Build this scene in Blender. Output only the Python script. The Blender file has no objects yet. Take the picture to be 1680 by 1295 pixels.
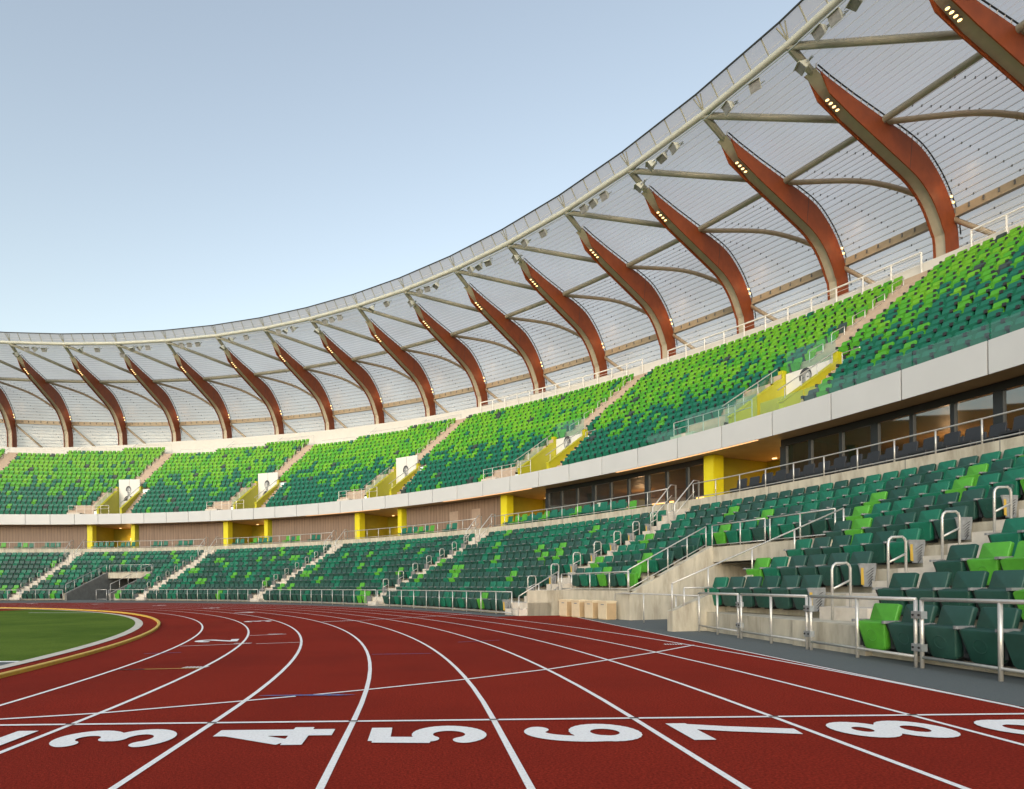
import bpy, bmesh, math, random
import numpy as np
from mathutils import Vector, Matrix
random.seed(7)
R = math.radians
scene = bpy.context.scene
col = scene.collection
# ------------------------------------------------------------------ frame of the place
# origin = centre of the bend, x = outwards from the home straight, y = running direction, z up
R0 = 36.5
LANE = 1.22
CAM = Vector((41.953, -5.260, 1.177))
TH, ROLL = -0.0091, -0.0091

def rise(phi):
    return max(0.0, min(1.3, (phi - 20) / 65.0))
def P(r, phi, z):
    """cylindrical point; the stand climbs gently round the bend"""
    if r > 48.2:
        z = z + rise(phi) * (0.22 + 0.035 * z)
    a = R(phi)
    return Vector((r * math.cos(a), r * math.sin(a), z))

# ------------------------------------------------------------------ helpers
class MB:
    def __init__(s): s.v = []; s.f = []; s.m = []
    def add(s, pts, faces, mi=0):
        b = len(s.v); s.v += [tuple(p) for p in pts]
        for f in faces: s.f.append(tuple(i + b for i in f)); s.m.append(mi)
    def quad(s, a, b, c, d, mi=0): s.add([a, b, c, d], [(0, 1, 2, 3)], mi)
    def hexa(s, p, mi=0):   # p: 4 bottom (ccw) + 4 top
        s.add(p, [(3, 2, 1, 0), (4, 5, 6, 7), (0, 1, 5, 4), (1, 2, 6, 5), (2, 3, 7, 6), (3, 0, 4, 7)], mi)
    def box(s, c, h, mi=0, M=None):
        p = [Vector((c[0] + sx * h[0], c[1] + sy * h[1], c[2] + sz * h[2])) for sz in (-1, 1) for sx, sy in ((-1, -1), (1, -1), (1, 1), (-1, 1))]
        if M is not None: p = [M @ q for q in p]
        s.hexa(p, mi)
    def cyl_box(s, r0, r1, p0, p1, z0, z1, mi=0):
        s.hexa([P(r0, p0, z0), P(r1, p0, z0), P(r1, p1, z0), P(r0, p1, z0), P(r0, p0, z1), P(r1, p0, z1), P(r1, p1, z1), P(r0, p1, z1)], mi)
    def tube(s, path, rad, n=8, mi=0, cap=True, closed=False):
        path = [Vector(p) for p in path]; k = len(path)
        rads = rad if isinstance(rad, (list, tuple)) else [rad] * k
        rings = []; prev = None
        for i in range(k):
            if closed: t = path[(i + 1) % k] - path[i - 1]
            else: t = path[min(i + 1, k - 1)] - path[max(i - 1, 0)]
            if t.length < 1e-9: t = Vector((0, 0, 1))
            t.normalize()
            if prev is None:
                up = Vector((0, 0, 1)) if abs(t.z) < 0.9 else Vector((1, 0, 0))
                nrm = (up - t * up.dot(t)).normalized()
            else:
                nrm = prev - t * prev.dot(t)
                nrm = nrm.normalized() if nrm.length > 1e-6 else Vector((1, 0, 0))
            prev = nrm; bi = t.cross(nrm)
            sc = 1.0
            if 0 < i < k - 1:
                d = (path[i] - path[i - 1]).normalized().dot(t); sc = min(1.5, 1 / max(d, .5))
            rings.append([path[i] + (nrm * math.cos(2 * math.pi * j / n) + bi * math.sin(2 * math.pi * j / n)) * rads[i] * sc for j in range(n)])
        b = len(s.v)
        for rg in rings: s.v += [tuple(p) for p in rg]
        for i in range(k - 1 if not closed else k):
            for j in range(n):
                a0 = b + i * n + j; a1 = b + i * n + (j + 1) % n; c0 = b + ((i + 1) % k) * n + j; c1 = b + ((i + 1) % k) * n + (j + 1) % n
                s.f.append((a0, a1, c1, c0)); s.m.append(mi)
        if cap and not closed:
            s.f.append(tuple(b + j for j in reversed(range(n)))); s.m.append(mi)
            s.f.append(tuple(b + (k - 1) * n + j for j in range(n))); s.m.append(mi)
    def sweep(s, prof, p0, p1, step=1.0, mi=0, closed=False, caps=False):
        n = max(1, int(math.ceil(abs(p1 - p0) / step - 1e-6))); k = len(prof); b = len(s.v)
        for i in range(n + 1):
            ph = p0 + (p1 - p0) * i / n
            s.v += [tuple(P(r, ph, z)) for r, z in prof]
        for i in range(n):
            for j in range(k if closed else k - 1):
                j2 = (j + 1) % k
                s.f.append((b + i * k + j, b + i * k + j2, b + (i + 1) * k + j2, b + (i + 1) * k + j)); s.m.append(mi)
        if caps:
            s.f.append(tuple(b + j for j in range(k))); s.m.append(mi)
            s.f.append(tuple(b + n * k + j for j in reversed(range(k)))); s.m.append(mi)
    def mesh(s, name, mats, smooth=False):
        me = bpy.data.meshes.new(name); me.from_pydata(s.v, [], s.f)
        for m in (mats if isinstance(mats, (list, tuple)) else [mats]): me.materials.append(m)
        me.polygons.foreach_set('material_index', s.m)
        bm = bmesh.new(); bm.from_mesh(me); bmesh.ops.recalc_face_normals(bm, faces=bm.faces); bm.to_mesh(me); bm.free()
        if smooth: me.polygons.foreach_set('use_smooth', [True] * len(me.polygons))
        me.update(); return me
    def build(s, name, mats, parent=None, smooth=False):
        return link(name, s.mesh(name, mats, smooth), parent)

def link(name, me, parent=None):
    o = bpy.data.objects.new(name, me); col.objects.link(o)
    if parent is not None: o.parent = parent
    return o
def tag(o, label=None, cat=None, group=None, kind=None):
    if label: o['label'] = label
    if cat: o['category'] = cat
    if group: o['group'] = group
    if kind: o['kind'] = kind
    return o
def empty(name, label, cat, group=None, loc=(0, 0, 0)):
    o = bpy.data.objects.new(name, None); col.objects.link(o); o.location = loc; o.empty_display_size = .2
    return tag(o, label, cat, group)
ORD = 'zeroth first second third fourth fifth sixth seventh eighth ninth tenth eleventh twelfth thirteenth fourteenth fifteenth sixteenth seventeenth eighteenth nineteenth twentieth'.split()
def nth(i):
    if i <= 20: return ORD[i]
    tens = {2: 'twenty', 3: 'thirty', 4: 'forty'}[i // 10]
    return tens + '-' + ORD[i % 10] if i % 10 else {2: 'twentieth', 3: 'thirtieth', 4: 'fortieth'}[i // 10]
def place(r, phi, z):
    p = P(r, phi, z)
    return Matrix.Translation(p) @ Matrix.Rotation(R(phi - 90), 4, 'Z')

# ------------------------------------------------------------------ materials
def mat(name, rgb, rough=.6, metal=0., var=.12, scale=6., bump=0., bscale=60., spec=.5, stretch=(1, 1, 1), dirt=None, dscale=1.2, dlo=.52, dhi=.75, coat=0.):
    m = bpy.data.materials.new(name); m.use_nodes = True; nt = m.node_tree; b = nt.nodes['Principled BSDF']
    b.inputs['Roughness'].default_value = rough; b.inputs['Metallic'].default_value = metal
    b.inputs['Specular IOR Level'].default_value = spec
    tc = nt.nodes.new('ShaderNodeTexCoord'); mp = nt.nodes.new('ShaderNodeMapping'); mp.inputs['Scale'].default_value = stretch
    nt.links.new(tc.outputs['Object'], mp.inputs['Vector'])
    nz = nt.nodes.new('ShaderNodeTexNoise'); nz.inputs['Scale'].default_value = scale; nz.inputs['Detail'].default_value = 6
    nt.links.new(mp.outputs[0], nz.inputs['Vector'])
    rp = nt.nodes.new('ShaderNodeValToRGB'); rp.color_ramp.elements[0].position = .3; rp.color_ramp.elements[1].position = .7
    rp.color_ramp.elements[0].color = tuple(c * (1 - var) for c in rgb) + (1,); rp.color_ramp.elements[1].color = tuple(min(1, c * (1 + var)) for c in rgb) + (1,)
    nt.links.new(nz.outputs['Fac'], rp.inputs['Fac']); out = rp.outputs['Color']
    if dirt:
        n2 = nt.nodes.new('ShaderNodeTexNoise'); n2.inputs['Scale'].default_value = dscale; n2.inputs['Detail'].default_value = 8; n2.inputs['Roughness'].default_value = .65
        nt.links.new(mp.outputs[0], n2.inputs['Vector'])
        r2 = nt.nodes.new('ShaderNodeValToRGB'); r2.color_ramp.elements[0].position = dlo; r2.color_ramp.elements[1].position = dhi
        nt.links.new(n2.outputs['Fac'], r2.inputs['Fac'])
        mx = nt.nodes.new('ShaderNodeMix'); mx.data_type = 'RGBA'
        nt.links.new(r2.outputs['Color'], mx.inputs['Factor']); nt.links.new(out, mx.inputs['A']); mx.inputs['B'].default_value = tuple(dirt) + (1,)
        out = mx.outputs['Result']
    nt.links.new(out, b.inputs['Base Color'])
    if bump:
        n3 = nt.nodes.new('ShaderNodeTexNoise'); n3.inputs['Scale'].default_value = bscale; n3.inputs['Detail'].default_value = 4
        nt.links.new(tc.outputs['Object'], n3.inputs['Vector'])
        bp = nt.nodes.new('ShaderNodeBump'); bp.inputs['Strength'].default_value = bump; bp.inputs['Distance'].default_value = .01
        nt.links.new(n3.outputs['Fac'], bp.inputs['Height']); nt.links.new(bp.outputs[0], b.inputs['Normal'])
    return m
def glass_mat(name, tint, gloss=.12, rough=.02, trans=.9, tl=None, fres=True):
    m = bpy.data.materials.new(name); m.use_nodes = True; nt = m.node_tree; nt.nodes.clear()
    o = nt.nodes.new('ShaderNodeOutputMaterial'); t = nt.nodes.new('ShaderNodeBsdfTransparent'); t.inputs[0].default_value = tuple(tint) + (1,)
    g = nt.nodes.new('ShaderNodeBsdfGlossy'); g.inputs['Roughness'].default_value = rough; g.inputs['Color'].default_value = (.9, .95, .95, 1)
    fw = nt.nodes.new('ShaderNodeLayerWeight'); fw.inputs['Blend'].default_value = .5
    pw_ = nt.nodes.new('ShaderNodeMath'); pw_.operation = 'POWER'; pw_.inputs[1].default_value = 5; nt.links.new(fw.outputs['Facing'], pw_.inputs[0])
    fr = nt.nodes.new('ShaderNodeMath'); fr.operation = 'MULTIPLY'; fr.inputs[1].default_value = .55; nt.links.new(pw_.outputs[0], fr.inputs[0])
    ad = nt.nodes.new('ShaderNodeMath'); ad.operation = 'ADD'; ad.use_clamp = True; ad.inputs[1].default_value = gloss; fres and nt.links.new(fr.outputs[0], ad.inputs[0])
    if not fres: ad.inputs[0].default_value = 0
    mx = nt.nodes.new('ShaderNodeMixShader'); nt.links.new(ad.outputs[0], mx.inputs[0]); nt.links.new(t.outputs[0], mx.inputs[1]); nt.links.new(g.outputs[0], mx.inputs[2])
    res = mx.outputs[0]
    if tl:
        d = nt.nodes.new('ShaderNodeBsdfDiffuse'); d.inputs[0].default_value = tuple(tl[0]) + (1,)
        l = nt.nodes.new('ShaderNodeBsdfTranslucent'); l.inputs[0].default_value = tuple(tl[0]) + (1,)
        a2 = nt.nodes.new('ShaderNodeMixShader'); a2.inputs[0].default_value = .6; nt.links.new(d.outputs[0], a2.inputs[1]); nt.links.new(l.outputs[0], a2.inputs[2])
        m2 = nt.nodes.new('ShaderNodeMixShader')
        tc = nt.nodes.new('ShaderNodeTexCoord'); nz = nt.nodes.new('ShaderNodeTexNoise'); nz.inputs['Scale'].default_value = .25; nz.inputs['Detail'].default_value = 5; nt.links.new(tc.outputs['Object'], nz.inputs['Vector'])
        mr = nt.nodes.new('ShaderNodeMapRange'); mr.inputs['From Min'].default_value = .3; mr.inputs['From Max'].default_value = .7; mr.inputs['To Min'].default_value = tl[1] - .12; mr.inputs['To Max'].default_value = tl[1] + .12
        nt.links.new(nz.outputs['Fac'], mr.inputs['Value']); nt.links.new(mr.outputs[0], m2.inputs[0])
        nt.links.new(res, m2.inputs[1]); nt.links.new(a2.outputs[0], m2.inputs[2]); res = m2.outputs[0]
    nt.links.new(res, o.inputs['Surface']); return m
def emit_mat(name, rgb, st):
    m = bpy.data.materials.new(name); m.use_nodes = True; nt = m.node_tree; nt.nodes.clear()
    o = nt.nodes.new('ShaderNodeOutputMaterial'); e = nt.nodes.new('ShaderNodeEmission'); e.inputs[0].default_value = tuple(rgb) + (1,); e.inputs[1].default_value = st
    nt.links.new(e.outputs[0], o.inputs['Surface']); return m

M = {}
M['track'] = mat('track', (.235, .022, .012), rough=.95, var=.5, scale=60, bump=1., bscale=110, spec=.06, dirt=(.165, .016, .010), dscale=.33, dlo=.44, dhi=.78)
M['paint'] = mat('paint', (.86, .85, .845), rough=.6, var=.07, scale=40, bump=.6, bscale=190, dirt=(.44, .22, .19), dscale=75, dlo=.60, dhi=.70, spec=.3)
M['blue'] = mat('blue', (.06, .12, .36), rough=.6, var=.2, scale=40, dirt=(.2, .05, .06), dscale=30, dlo=.5, dhi=.6)
M['black'] = mat('black', (.012, .012, .013), rough=.6)
M['apron'] = mat('apron', (.11, .125, .125), rough=.85, var=.14, scale=70, bump=.4, bscale=200, spec=.25)
M['kerb'] = mat('kerb', (.62, .40, .06), rough=.5, var=.1, scale=10)
M['grass'] = mat('grass', (.105, .165, .018), rough=.9, var=.35, scale=30, bump=1., bscale=160, spec=.1, dirt=(.065, .12, .010), dscale=.35, dlo=.4, dhi=.62)
M['concrete'] = mat('concrete', (.48, .445, .36), rough=.85, var=.14, scale=5, bump=.25, bscale=40, stretch=(1, 1, .25), dirt=(.27, .235, .18), dscale=2.6, dlo=.48, dhi=.74, spec=.25)
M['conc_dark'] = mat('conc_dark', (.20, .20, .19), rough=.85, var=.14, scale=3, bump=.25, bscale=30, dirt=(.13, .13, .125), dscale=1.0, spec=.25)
M['step'] = mat('step', (.58, .53, .46), rough=.85, var=.08, scale=6, dirt=(.42, .37, .3), dscale=2.5, spec=.25)
M['tan'] = mat('tan', (.46, .36, .28), rough=.85, var=.1, scale=4, spec=.2)
M['white'] = mat('white', (.66, .65, .62), rough=.55, var=.03, scale=2)
M['wrail'] = mat('wrail', (.85, .84, .82), rough=.5, var=.03)
M['fascia'] = mat('fascia', (.52, .53, .535), rough=.35, var=.03, scale=.8)
M['steel'] = mat('steel', (.55, .54, .51), rough=.38, metal=.5, var=.08, scale=20)
M['galv'] = mat('galv', (.38, .41, .43), rough=.4, metal=.6, var=.12, scale=20)
M['grey'] = mat('grey', (.17, .18, .19), rough=.55, var=.1, scale=20)
M['endp'] = mat('endp', (.23, .24, .245), rough=.5, var=.15, scale=14)
M['dark'] = mat('dark', (.02, .022, .024), rough=.5)
M['arch'] = mat('arch', (.275, .064, .018), spec=.25, rough=.55, var=.13, scale=2.2, stretch=(1, 1, 1), dirt=(.20, .045, .014), dscale=.7, dlo=.45, dhi=.75)
M['soffit'] = mat('soffit', (.50, .46, .36), rough=.6, var=.06, scale=3)
M['tube'] = mat('tube', (.33, .33, .27), rough=.45, var=.06, scale=2)
M['rim'] = mat('rim', (.44, .45, .39), rough=.4, var=.05, scale=2)
M['beam'] = mat('beam', (.40, .33, .24), rough=.5, var=.08, scale=3)
M['wood'] = mat('wood', (.20, .135, .095), rough=.65, var=.22, scale=3, stretch=(3, 3, .15))
M['door'] = mat('door', (.30, .22, .165), rough=.6, var=.1, scale=4)
M['parapet'] = mat('parapet', (.46, .43, .006), rough=.45, var=.05, scale=2)
M['yellow'] = mat('yellow', (.62, .55, .010), rough=.45, var=.05, scale=2)
M['olive'] = mat('olive', (.22, .20, .010), rough=.5, var=.07, scale=2)
M['ceil'] = mat('ceil', (.34, .22, .10), rough=.5, var=.1, scale=1.5)
M['frame'] = mat('frame', (.018, .02, .023), rough=.35, var=.1)
M['beige'] = mat('beige', (.62, .52, .36), rough=.55, var=.05, scale=6)
M['beige_dark'] = mat('beige_dark', (.42, .30, .17), rough=.6, var=.08, scale=6)
M['s_dark'] = mat('s_dark', (.009, .058, .042), rough=.5, var=.12, scale=9, bump=.15, bscale=300)
M['s_slate'] = mat('s_slate', (.016, .064, .050), rough=.5, var=.12, scale=9, bump=.15, bscale=300)
M['s_mid'] = mat('s_mid', (.004, .125, .072), rough=.5, var=.12, scale=9, bump=.15, bscale=300)
M['s_light'] = mat('s_light', (.07, .31, .025), rough=.5, var=.1, scale=9, bump=.15, bscale=300)
M['s_lime'] = mat('s_lime', (.125, .37, .014), rough=.5, var=.12, scale=9)
M['s_green'] = mat('s_green', (.065, .31, .016), rough=.5, var=.12, scale=9)
M['s_teal'] = mat('s_teal', (.004, .125, .075), rough=.5, var=.12, scale=9)
M['s_char'] = mat('s_char', (.035, .06, .056), rough=.5, var=.12, scale=9)
M['s_black'] = mat('s_black', (.02, .022, .026), rough=.5, var=.1, scale=9)
M['etfe'] = glass_mat('etfe', (.76, .685, .64), gloss=.05, rough=.28, tl=((.70, .645, .62), .54), fres=False)
M['guard'] = glass_mat('guard', (.70, .92, .84), gloss=.09, rough=.02)
M['window'] = glass_mat('window', (.36, .35, .32), gloss=.24, rough=.02)
M['lamp'] = emit_mat('lamp', (1., .60, .24), 1.5)
M['strip'] = emit_mat('strip', (1., .52, .22), .75)
M['lounge'] = emit_mat('lounge', (1., .45, .12), 5)
M['glow'] = emit_mat('glow', (1., .52, .2), .9)
M['purlin'] = glass_mat('purlin', (1, 1, 1), gloss=.04, rough=.3, tl=((.97, .96, .94), .85), fres=False)
M['ink'] = mat('ink', (.04, .042, .045), rough=.6, var=.2, scale=8)
M['ink2'] = mat('ink2', (.24, .245, .25), rough=.6, var=.25, scale=8)
M['ink3'] = mat('ink3', (.5, .5, .5), rough=.6, var=.2, scale=8)
M['gold'] = mat('gold', (.5, .33, .05), rough=.5)

# ------------------------------------------------------------------ ground, track and field
def sheet(name, pts, z, m, parent=None):
    bm = bmesh.new(); vs = [bm.verts.new((x, y, z)) for x, y in pts]; bm.faces.new(vs)
    bmesh.ops.triangulate(bm, faces=bm.faces[:]); bmesh.ops.recalc_face_normals(bm, faces=bm.faces)
    me = bpy.data.meshes.new(name); bm.to_mesh(me); bm.free(); me.materials.append(m)
    for p in me.polygons:
        if p.normal.z < 0: p.flip()
    return link(name, me, parent)
def arc(r, a0, a1, n=60):
    return [(r * math.cos(R(a0 + (a1 - a0) * i / n)), r * math.sin(R(a0 + (a1 - a0) * i / n))) for i in range(n + 1)]
g = MB(); g.quad((-900, -900, -.03), (900, -900, -.03), (900, 900, -.03), (-900, 900, -.03)); tag(g.build('ground', M['apron']), kind='structure')
XB = R0 + 9 * LANE
trk = tag(sheet('running_track', [(XB + .06, -40), (XB + .06, 17.6)] + arc(47.95, 21.5, 200, 150) + arc(35.95, 200, 0, 150) + [(35.95, -40)], 0, M['track']), kind='structure')
ap = MB()
n = 120
for i in range(n):
    a0, a1 = 21 + 130 * i / n, 21 + 130 * (i + 1) / n
    q = [Vector((47.9 * math.cos(R(a)), 47.9 * math.sin(R(a)), .004)) for a in (a0, a1)]
    q2 = [P(49.3, a, 0.002) for a in (a0, a1)]
    ap.quad(q[0], q2[0], q2[1], q[1])
ap.quad((XB + .04, -40, .004), (49.6, -40, .004), (49.6, 17.4, .004), (XB + .04, 17.4, .004))
ap.quad((49.6, 8, .004), (56, 8, .004), (56, 19, .004), (49.6, 19, .004))
tag(ap.build('apron_pavement', M['apron']), kind='structure')
# grass, concrete drain, kerb
gr = sheet('infield_grass', [(x, y) for x, y in arc(35.74, 7.55, 172, 120)], .004, M['grass']); tag(gr, kind='stuff', label='mown green infield grass inside the bend', cat='grass')
sheet_d = tag(sheet('infield_apron', arc(35.74, -60, 7.35, 40) + [(-30, 4.57), (-30, -30)], .004, M['apron']), kind='structure')
ln = MB(); ln.quad((-35, 4.57, .006), (35.43, 4.57, .006), (35.43, 4.70, .006), (-35, 4.70, .006)); ln.build('field_line', M['paint'], sheet_d)
dr = MB(); dr.sweep([(35.74, .01), (35.97, .01)], -60, 180, 2); tag(dr.build('drain_strip', M['step']), kind='structure')
kb = MB(); kb.sweep([(36.40, -.01), (36.40, .045), (36.41, .055), (36.48, .055), (36.49, .045), (36.49, -.01)], 0, 190, 1.5)
kb.v += []; kb.sweep([(36.40, -.01), (36.40, .045), (36.41, .055), (36.48, .055), (36.49, .045), (36.49, -.01)], -50, 0, 2)
tag(kb.build('track_kerb', M['kerb'], smooth=False), kind='structure')
rp = sheet('runway_patch', [(-32, 26.6), (18.6, 27.6), (20.0, 29.1), (17.2, 31.0), (-20, 29.5)], .009, M['track']); tag(rp, kind='structure')
b = MB(); b.quad((22.5, 24.9, .009), (26.2, 24.1, .009), (26.25, 24.2, .009), (22.5, 25.05, .009)); tag(b.build('field_marking', M['paint']), kind='structure')
# lane lines
def pol(pts, w, z):
    mb = MB(); pts = [Vector((x, y, z)) for x, y in pts]; L = []; RR = []
    for i, p in enumerate(pts):
        t = (pts[min(i + 1, len(pts) - 1)] - pts[max(i - 1, 0)]).normalized(); nn = Vector((-t.y, t.x, 0)) * w / 2
        L.append(p + nn); RR.append(p - nn)
    for i in range(len(pts) - 1): mb.quad(L[i], RR[i], RR[i + 1], L[i + 1])
    return mb
for k in range(1, 10):
    r = R0 + k * LANE - .025
    pol([(r, -30), (r, -.01)] + arc(r, 0, 180, 160), .05, .004).build('lane_line', M['paint'], trk)
pol([(XB - .02, .3), (XB - .02, 17.3)], .05, .006).build('border_line', M['paint'], trk)
pol([(R0, 0), (XB, 0)], .05, .008).build('start_line', M['paint'], trk)
for k in range(1, 9):
    b = MB(); x = R0 + k * LANE - .025; b.box((x, 0, .0105), (.04, .014, .001)); b.build('line_mark', M['black'], trk)
cv = [(1.22, .14), (1.64, .25), (2.43, .47), (3.62, 1.01), (4.10, 1.24)]
cv2 = [(4.28, 1.32), (4.83, 1.61), (6.02, 2.3), (6.64, 2.73), (7.21, 3.11), (8.36, 4.09), (9.47, 5.06), (10.6, 6.17)]
for c in (cv, cv2):
    pol([(x + R0, y) for x, y in c], .05, .0065).build('relay_line', M['paint'], trk)
b = MB(); b.add([(R0 + 3.7, 1.27, .009), (R0 + 4.55, 1.24, .009), (R0 + 4.74, 1.28, .009), (R0 + 4.55, 1.33, .009), (R0 + 3.7, 1.30, .009)], [(0, 1, 2, 3, 4)]); b.build('zone_arrow', M['blue'], trk)
for x0, y0, x1, y1, w, m in ((4.6, 5.13, 5.62, 5.18, .03, 'blue'), (1.1, 3.49, 2.24, 3.59, .04, 'kerb'), (1.1, 3.49, 1.45, 3.52, .045, 'paint'), (.62, 6.93, 1.78, 7.3, .04, 'paint'), (2.04, 7.29, 2.93, 7.53, .04, 'paint'), (.5, 5.6, 1.1, 5.75, .03, 'blue'),
                             (1.3, 9.4, 2.1, 9.8, .05, 'paint'), (2.2, 14.9, 3.2, 15.5, .05, 'paint'), (2.1, 14.78, 3.54, 15.6, .05, 'paint'), (3.54, 15.6, 5.2, 17.08, .05, 'paint'), (5.2, 17.08, 6.63, 18.64, .05, 'paint'), (6.63, 18.64, 8.2, 20.9, .05, 'paint'), (6.2, 7.2, 7.1, 7.55, .03, 'blue')):
    pol([(x0 + R0, y0), (x1 + R0, y1)], w, .0085).build('stagger_line', M[m], trk)
for (x, y, d) in ((1.95, 3.60, 1), (1.55, 7.33, 1), (10.1, 6.25, 1), (1.65, 9.7, 1)):
    b = MB()
    for i in range(7):
        a = Vector((x + R0 + i * .05, y, .009)); b.quad(a, a + Vector((.028, 0, 0)), a + Vector((.028 + .03, .16, 0)), a + Vector((.03, .16, 0)))
    b.build('zone_mark', M['paint'], trk)
# numerals: union of thick strokes, meshed from a distance field
def seg(X, Y, a, b, t):
    ax, ay = a; bx, by = b; L = math.hypot(bx - ax, by - ay); ux, uy = (bx - ax) / L, (by - ay) / L
    s = (X - ax) * ux + (Y - ay) * uy; w = np.abs(-(X - ax) * uy + (Y - ay) * ux)
    return np.maximum(np.maximum(-s, s - L), w - t)
def arcs(X, Y, c, rx, ry, a0, a1, t):
    d = np.full(X.shape, 9.); n = 26
    for i in range(n + 1):
        a = R(a0 + (a1 - a0) * i / n); d = np.minimum(d, np.hypot(X - c[0] - rx * math.cos(a), Y - c[1] - ry * math.sin(a)) - t)
    return d
def digit_mesh(ch):
    nx, ny = 66, 108
    xs = np.linspace(-.03, .63, nx); ys = np.linspace(-.04, 1.04, ny); X, Y = np.meshgrid(xs, ys, indexing='ij'); t = .09
    S = lambda a, b, tt=t: seg(X, Y, a, b, tt)
    A = lambda c, rx, ry, a0, a1, tt=t: arcs(X, Y, c, rx, ry, a0, a1, tt)
    if ch == '1': D = [S((.34, 0), (.34, 1)), S((.34, .93), (.12, .80))]
    elif ch == '2': D = [A((.3, .70), .19, .2, 175, -35), S((.47, .62), (.09, .12)), S((.02, .1), (.57, .1))]
    elif ch == '3': D = [A((.28, .72), .18, .185, 150, -90), A((.28, .29), .21, .195, 90, -150)]
    elif ch == '4': D = [S((.41, 0), (.41, 1), .105), S((.43, .95), (.10, .36), .085), S((.02, .28), (.59, .28), .085)]
    elif ch == '5': D = [S((.11, .9), (.54, .9)), S((.15, .95), (.12, .48)), A((.29, .32), .205, .225, 128, -150)]
    elif ch in '69':
        XX, YY = (X, Y) if ch == '6' else (.6 - X, 1 - Y)
        D = [arcs(XX, YY, (.305, .31), .2, .21, 0, 360, t), arcs(XX, YY, (.32, .5), .215, .4, 62, 200, t)]
    elif ch == '7': D = [S((.03, .9), (.58, .9)), S((.50, .95), (.36, .5)), S((.375, .55), (.26, .0))]
    else: D = [A((.3, .735), .175, .165, 0, 360), A((.3, .285), .2, .188, 0, 360)]
    F = D[0]
    for d in D[1:]: F = np.minimum(F, d)
    v = []; f = []; key = {}
    def vert(x, y):
        k = (round(x, 5), round(y, 5))
        if k not in key: key[k] = len(v); v.append((x, y, 0))
        return key[k]
    for i in range(nx - 1):
        for j in range(ny - 1):
            c = [(i, j), (i + 1, j), (i + 1, j + 1), (i, j + 1)]; val = [F[a] for a in c]
            if min(val) > 0: continue
            poly = []
            for k in range(4):
                a, b2 = c[k], c[(k + 1) % 4]; fa, fb = val[k], val[(k + 1) % 4]
                if fa <= 0: poly.append(vert(xs[a[0]], ys[a[1]]))
                if (fa <= 0) != (fb <= 0):
                    s = fa / (fa - fb); poly.append(vert(xs[a[0]] + s * (xs[b2[0]] - xs[a[0]]), ys[a[1]] + s * (ys[b2[1]] - ys[a[1]])))
            if len(set(poly)) >= 3: f.append(poly)
    me = bpy.data.meshes.new('numeral'); me.from_pydata(v, [], f); me.materials.append(M['paint']); return me
digs = {c: digit_mesh(c) for c in '123456789'}
for k in range(1, 10):
    o = link('lane_number', digs[str(k)], trk)
    x0 = R0 + (k - 1) * LANE + .15        # digit top points to the infield, digit right points down the track
    sx, sy = .98, .93
    o.matrix_world = Matrix(((0, -sy, 0, x0 + sy), (sx, 0, 0, -.79), (0, 0, 1, .009), (0, 0, 0, 1)))
far = {2: 8.0, 3: 16.2, 4: 24.6, 5: 33.2, 6: 41.8, 7: 50.5, 8: 60}
fa = {2: 12.2, 3: 23.1, 4: 33.8, 5: 44.3, 6: 55.7, 7: 66.7, 8: 77}
for k, a in fa.items():
    o = link('lane_number', digs[str(k)], trk); r = R0 + (k - 1) * LANE + .6
    c = Vector((r * math.cos(R(a)), r * math.sin(R(a)), .009)); ur = Vector((math.cos(R(a)), math.sin(R(a)), 0)); ut = Vector((-ur.y, ur.x, 0))
    mtx = Matrix.Identity(4); ex = ut * 1.1; ey = -ur * .93; org = c - ex * .3 - ey * .5
    for i in range(3): mtx[i][0] = ex[i]; mtx[i][1] = ey[i]; mtx[i][2] = (0, 0, 1)[i]; mtx[i][3] = org[i]
    o.matrix_world = mtx

exec_stage = None
# ------------------------------------------------------------------ lower stand
NL = 9; RL0, DL, HL = 49.25, 1.168, .475        # rows, first riser, row depth, row rise
rl = lambda i: RL0 + DL * i
RW = rl(NL - 1)                                  # wall behind the last row
ZW = 4.95; ZF = 4.75
PH0, PH1 = -14.0, 112.0
AIS = [21.65, 36.7, 52.3, 67.5, 82.8, 98.1]
def aisle(k, r):                                  # centre angle of stair k at radius r (k = -1: nearest stair)
    if k < 0: return 6.42 + (r - 50) * .05
    return AIS[k] + (r - 49.3) * .14
PORT = [(11.3, 16.2, 4), (71.6, 76.8, 4)]         # angle range and the number of rows cut away
def in_port(phi, i):
    for a, b, n in PORT:
        if a < phi < b and i <= n: return True
    return False
def niche(phi): return 16.2 <= phi < 21.0
stand = empty('lower_stand', 'lower concrete seating stand with stepped rows curving round the bend', 'stand')
tb = MB()
segs = [(PH0, 7.0), (7.0, 11.3), (11.3, 16.2), (16.2, 21.0), (21.0, 71.6), (71.6, 76.8), (76.8, PH1)]
for a, b2 in segs:
    mid = (a + b2) / 2
    for i in range(NL):
        if in_port(mid, i): continue
        if niche(mid) and i < 2: continue
        if i == 0 and 7 < mid < 11.3: continue
        z0, z1 = i * HL, (i + 1) * HL
        if i == 0: z0 = -.3
        if niche(mid) and i == 2: z0 = -.3
        r0 = rl(i); r1 = rl(i + 1)
        if i == 2 and niche(mid): pr = [(50.65, -.3), (50.65, .95), (r0, .95), (r0, z1), (r1, z1)]
        else: pr = [(r0, z0), (r0, z1), (r1, z1)] if i < NL - 1 else [(r0, z0), (r0, ZW), (r0 + .25, ZW), (r0 + .25, ZF - .3)]
        tb.sweep(pr, a, b2, 1.0)
tb.build('terrace', M['concrete'], stand)
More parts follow.
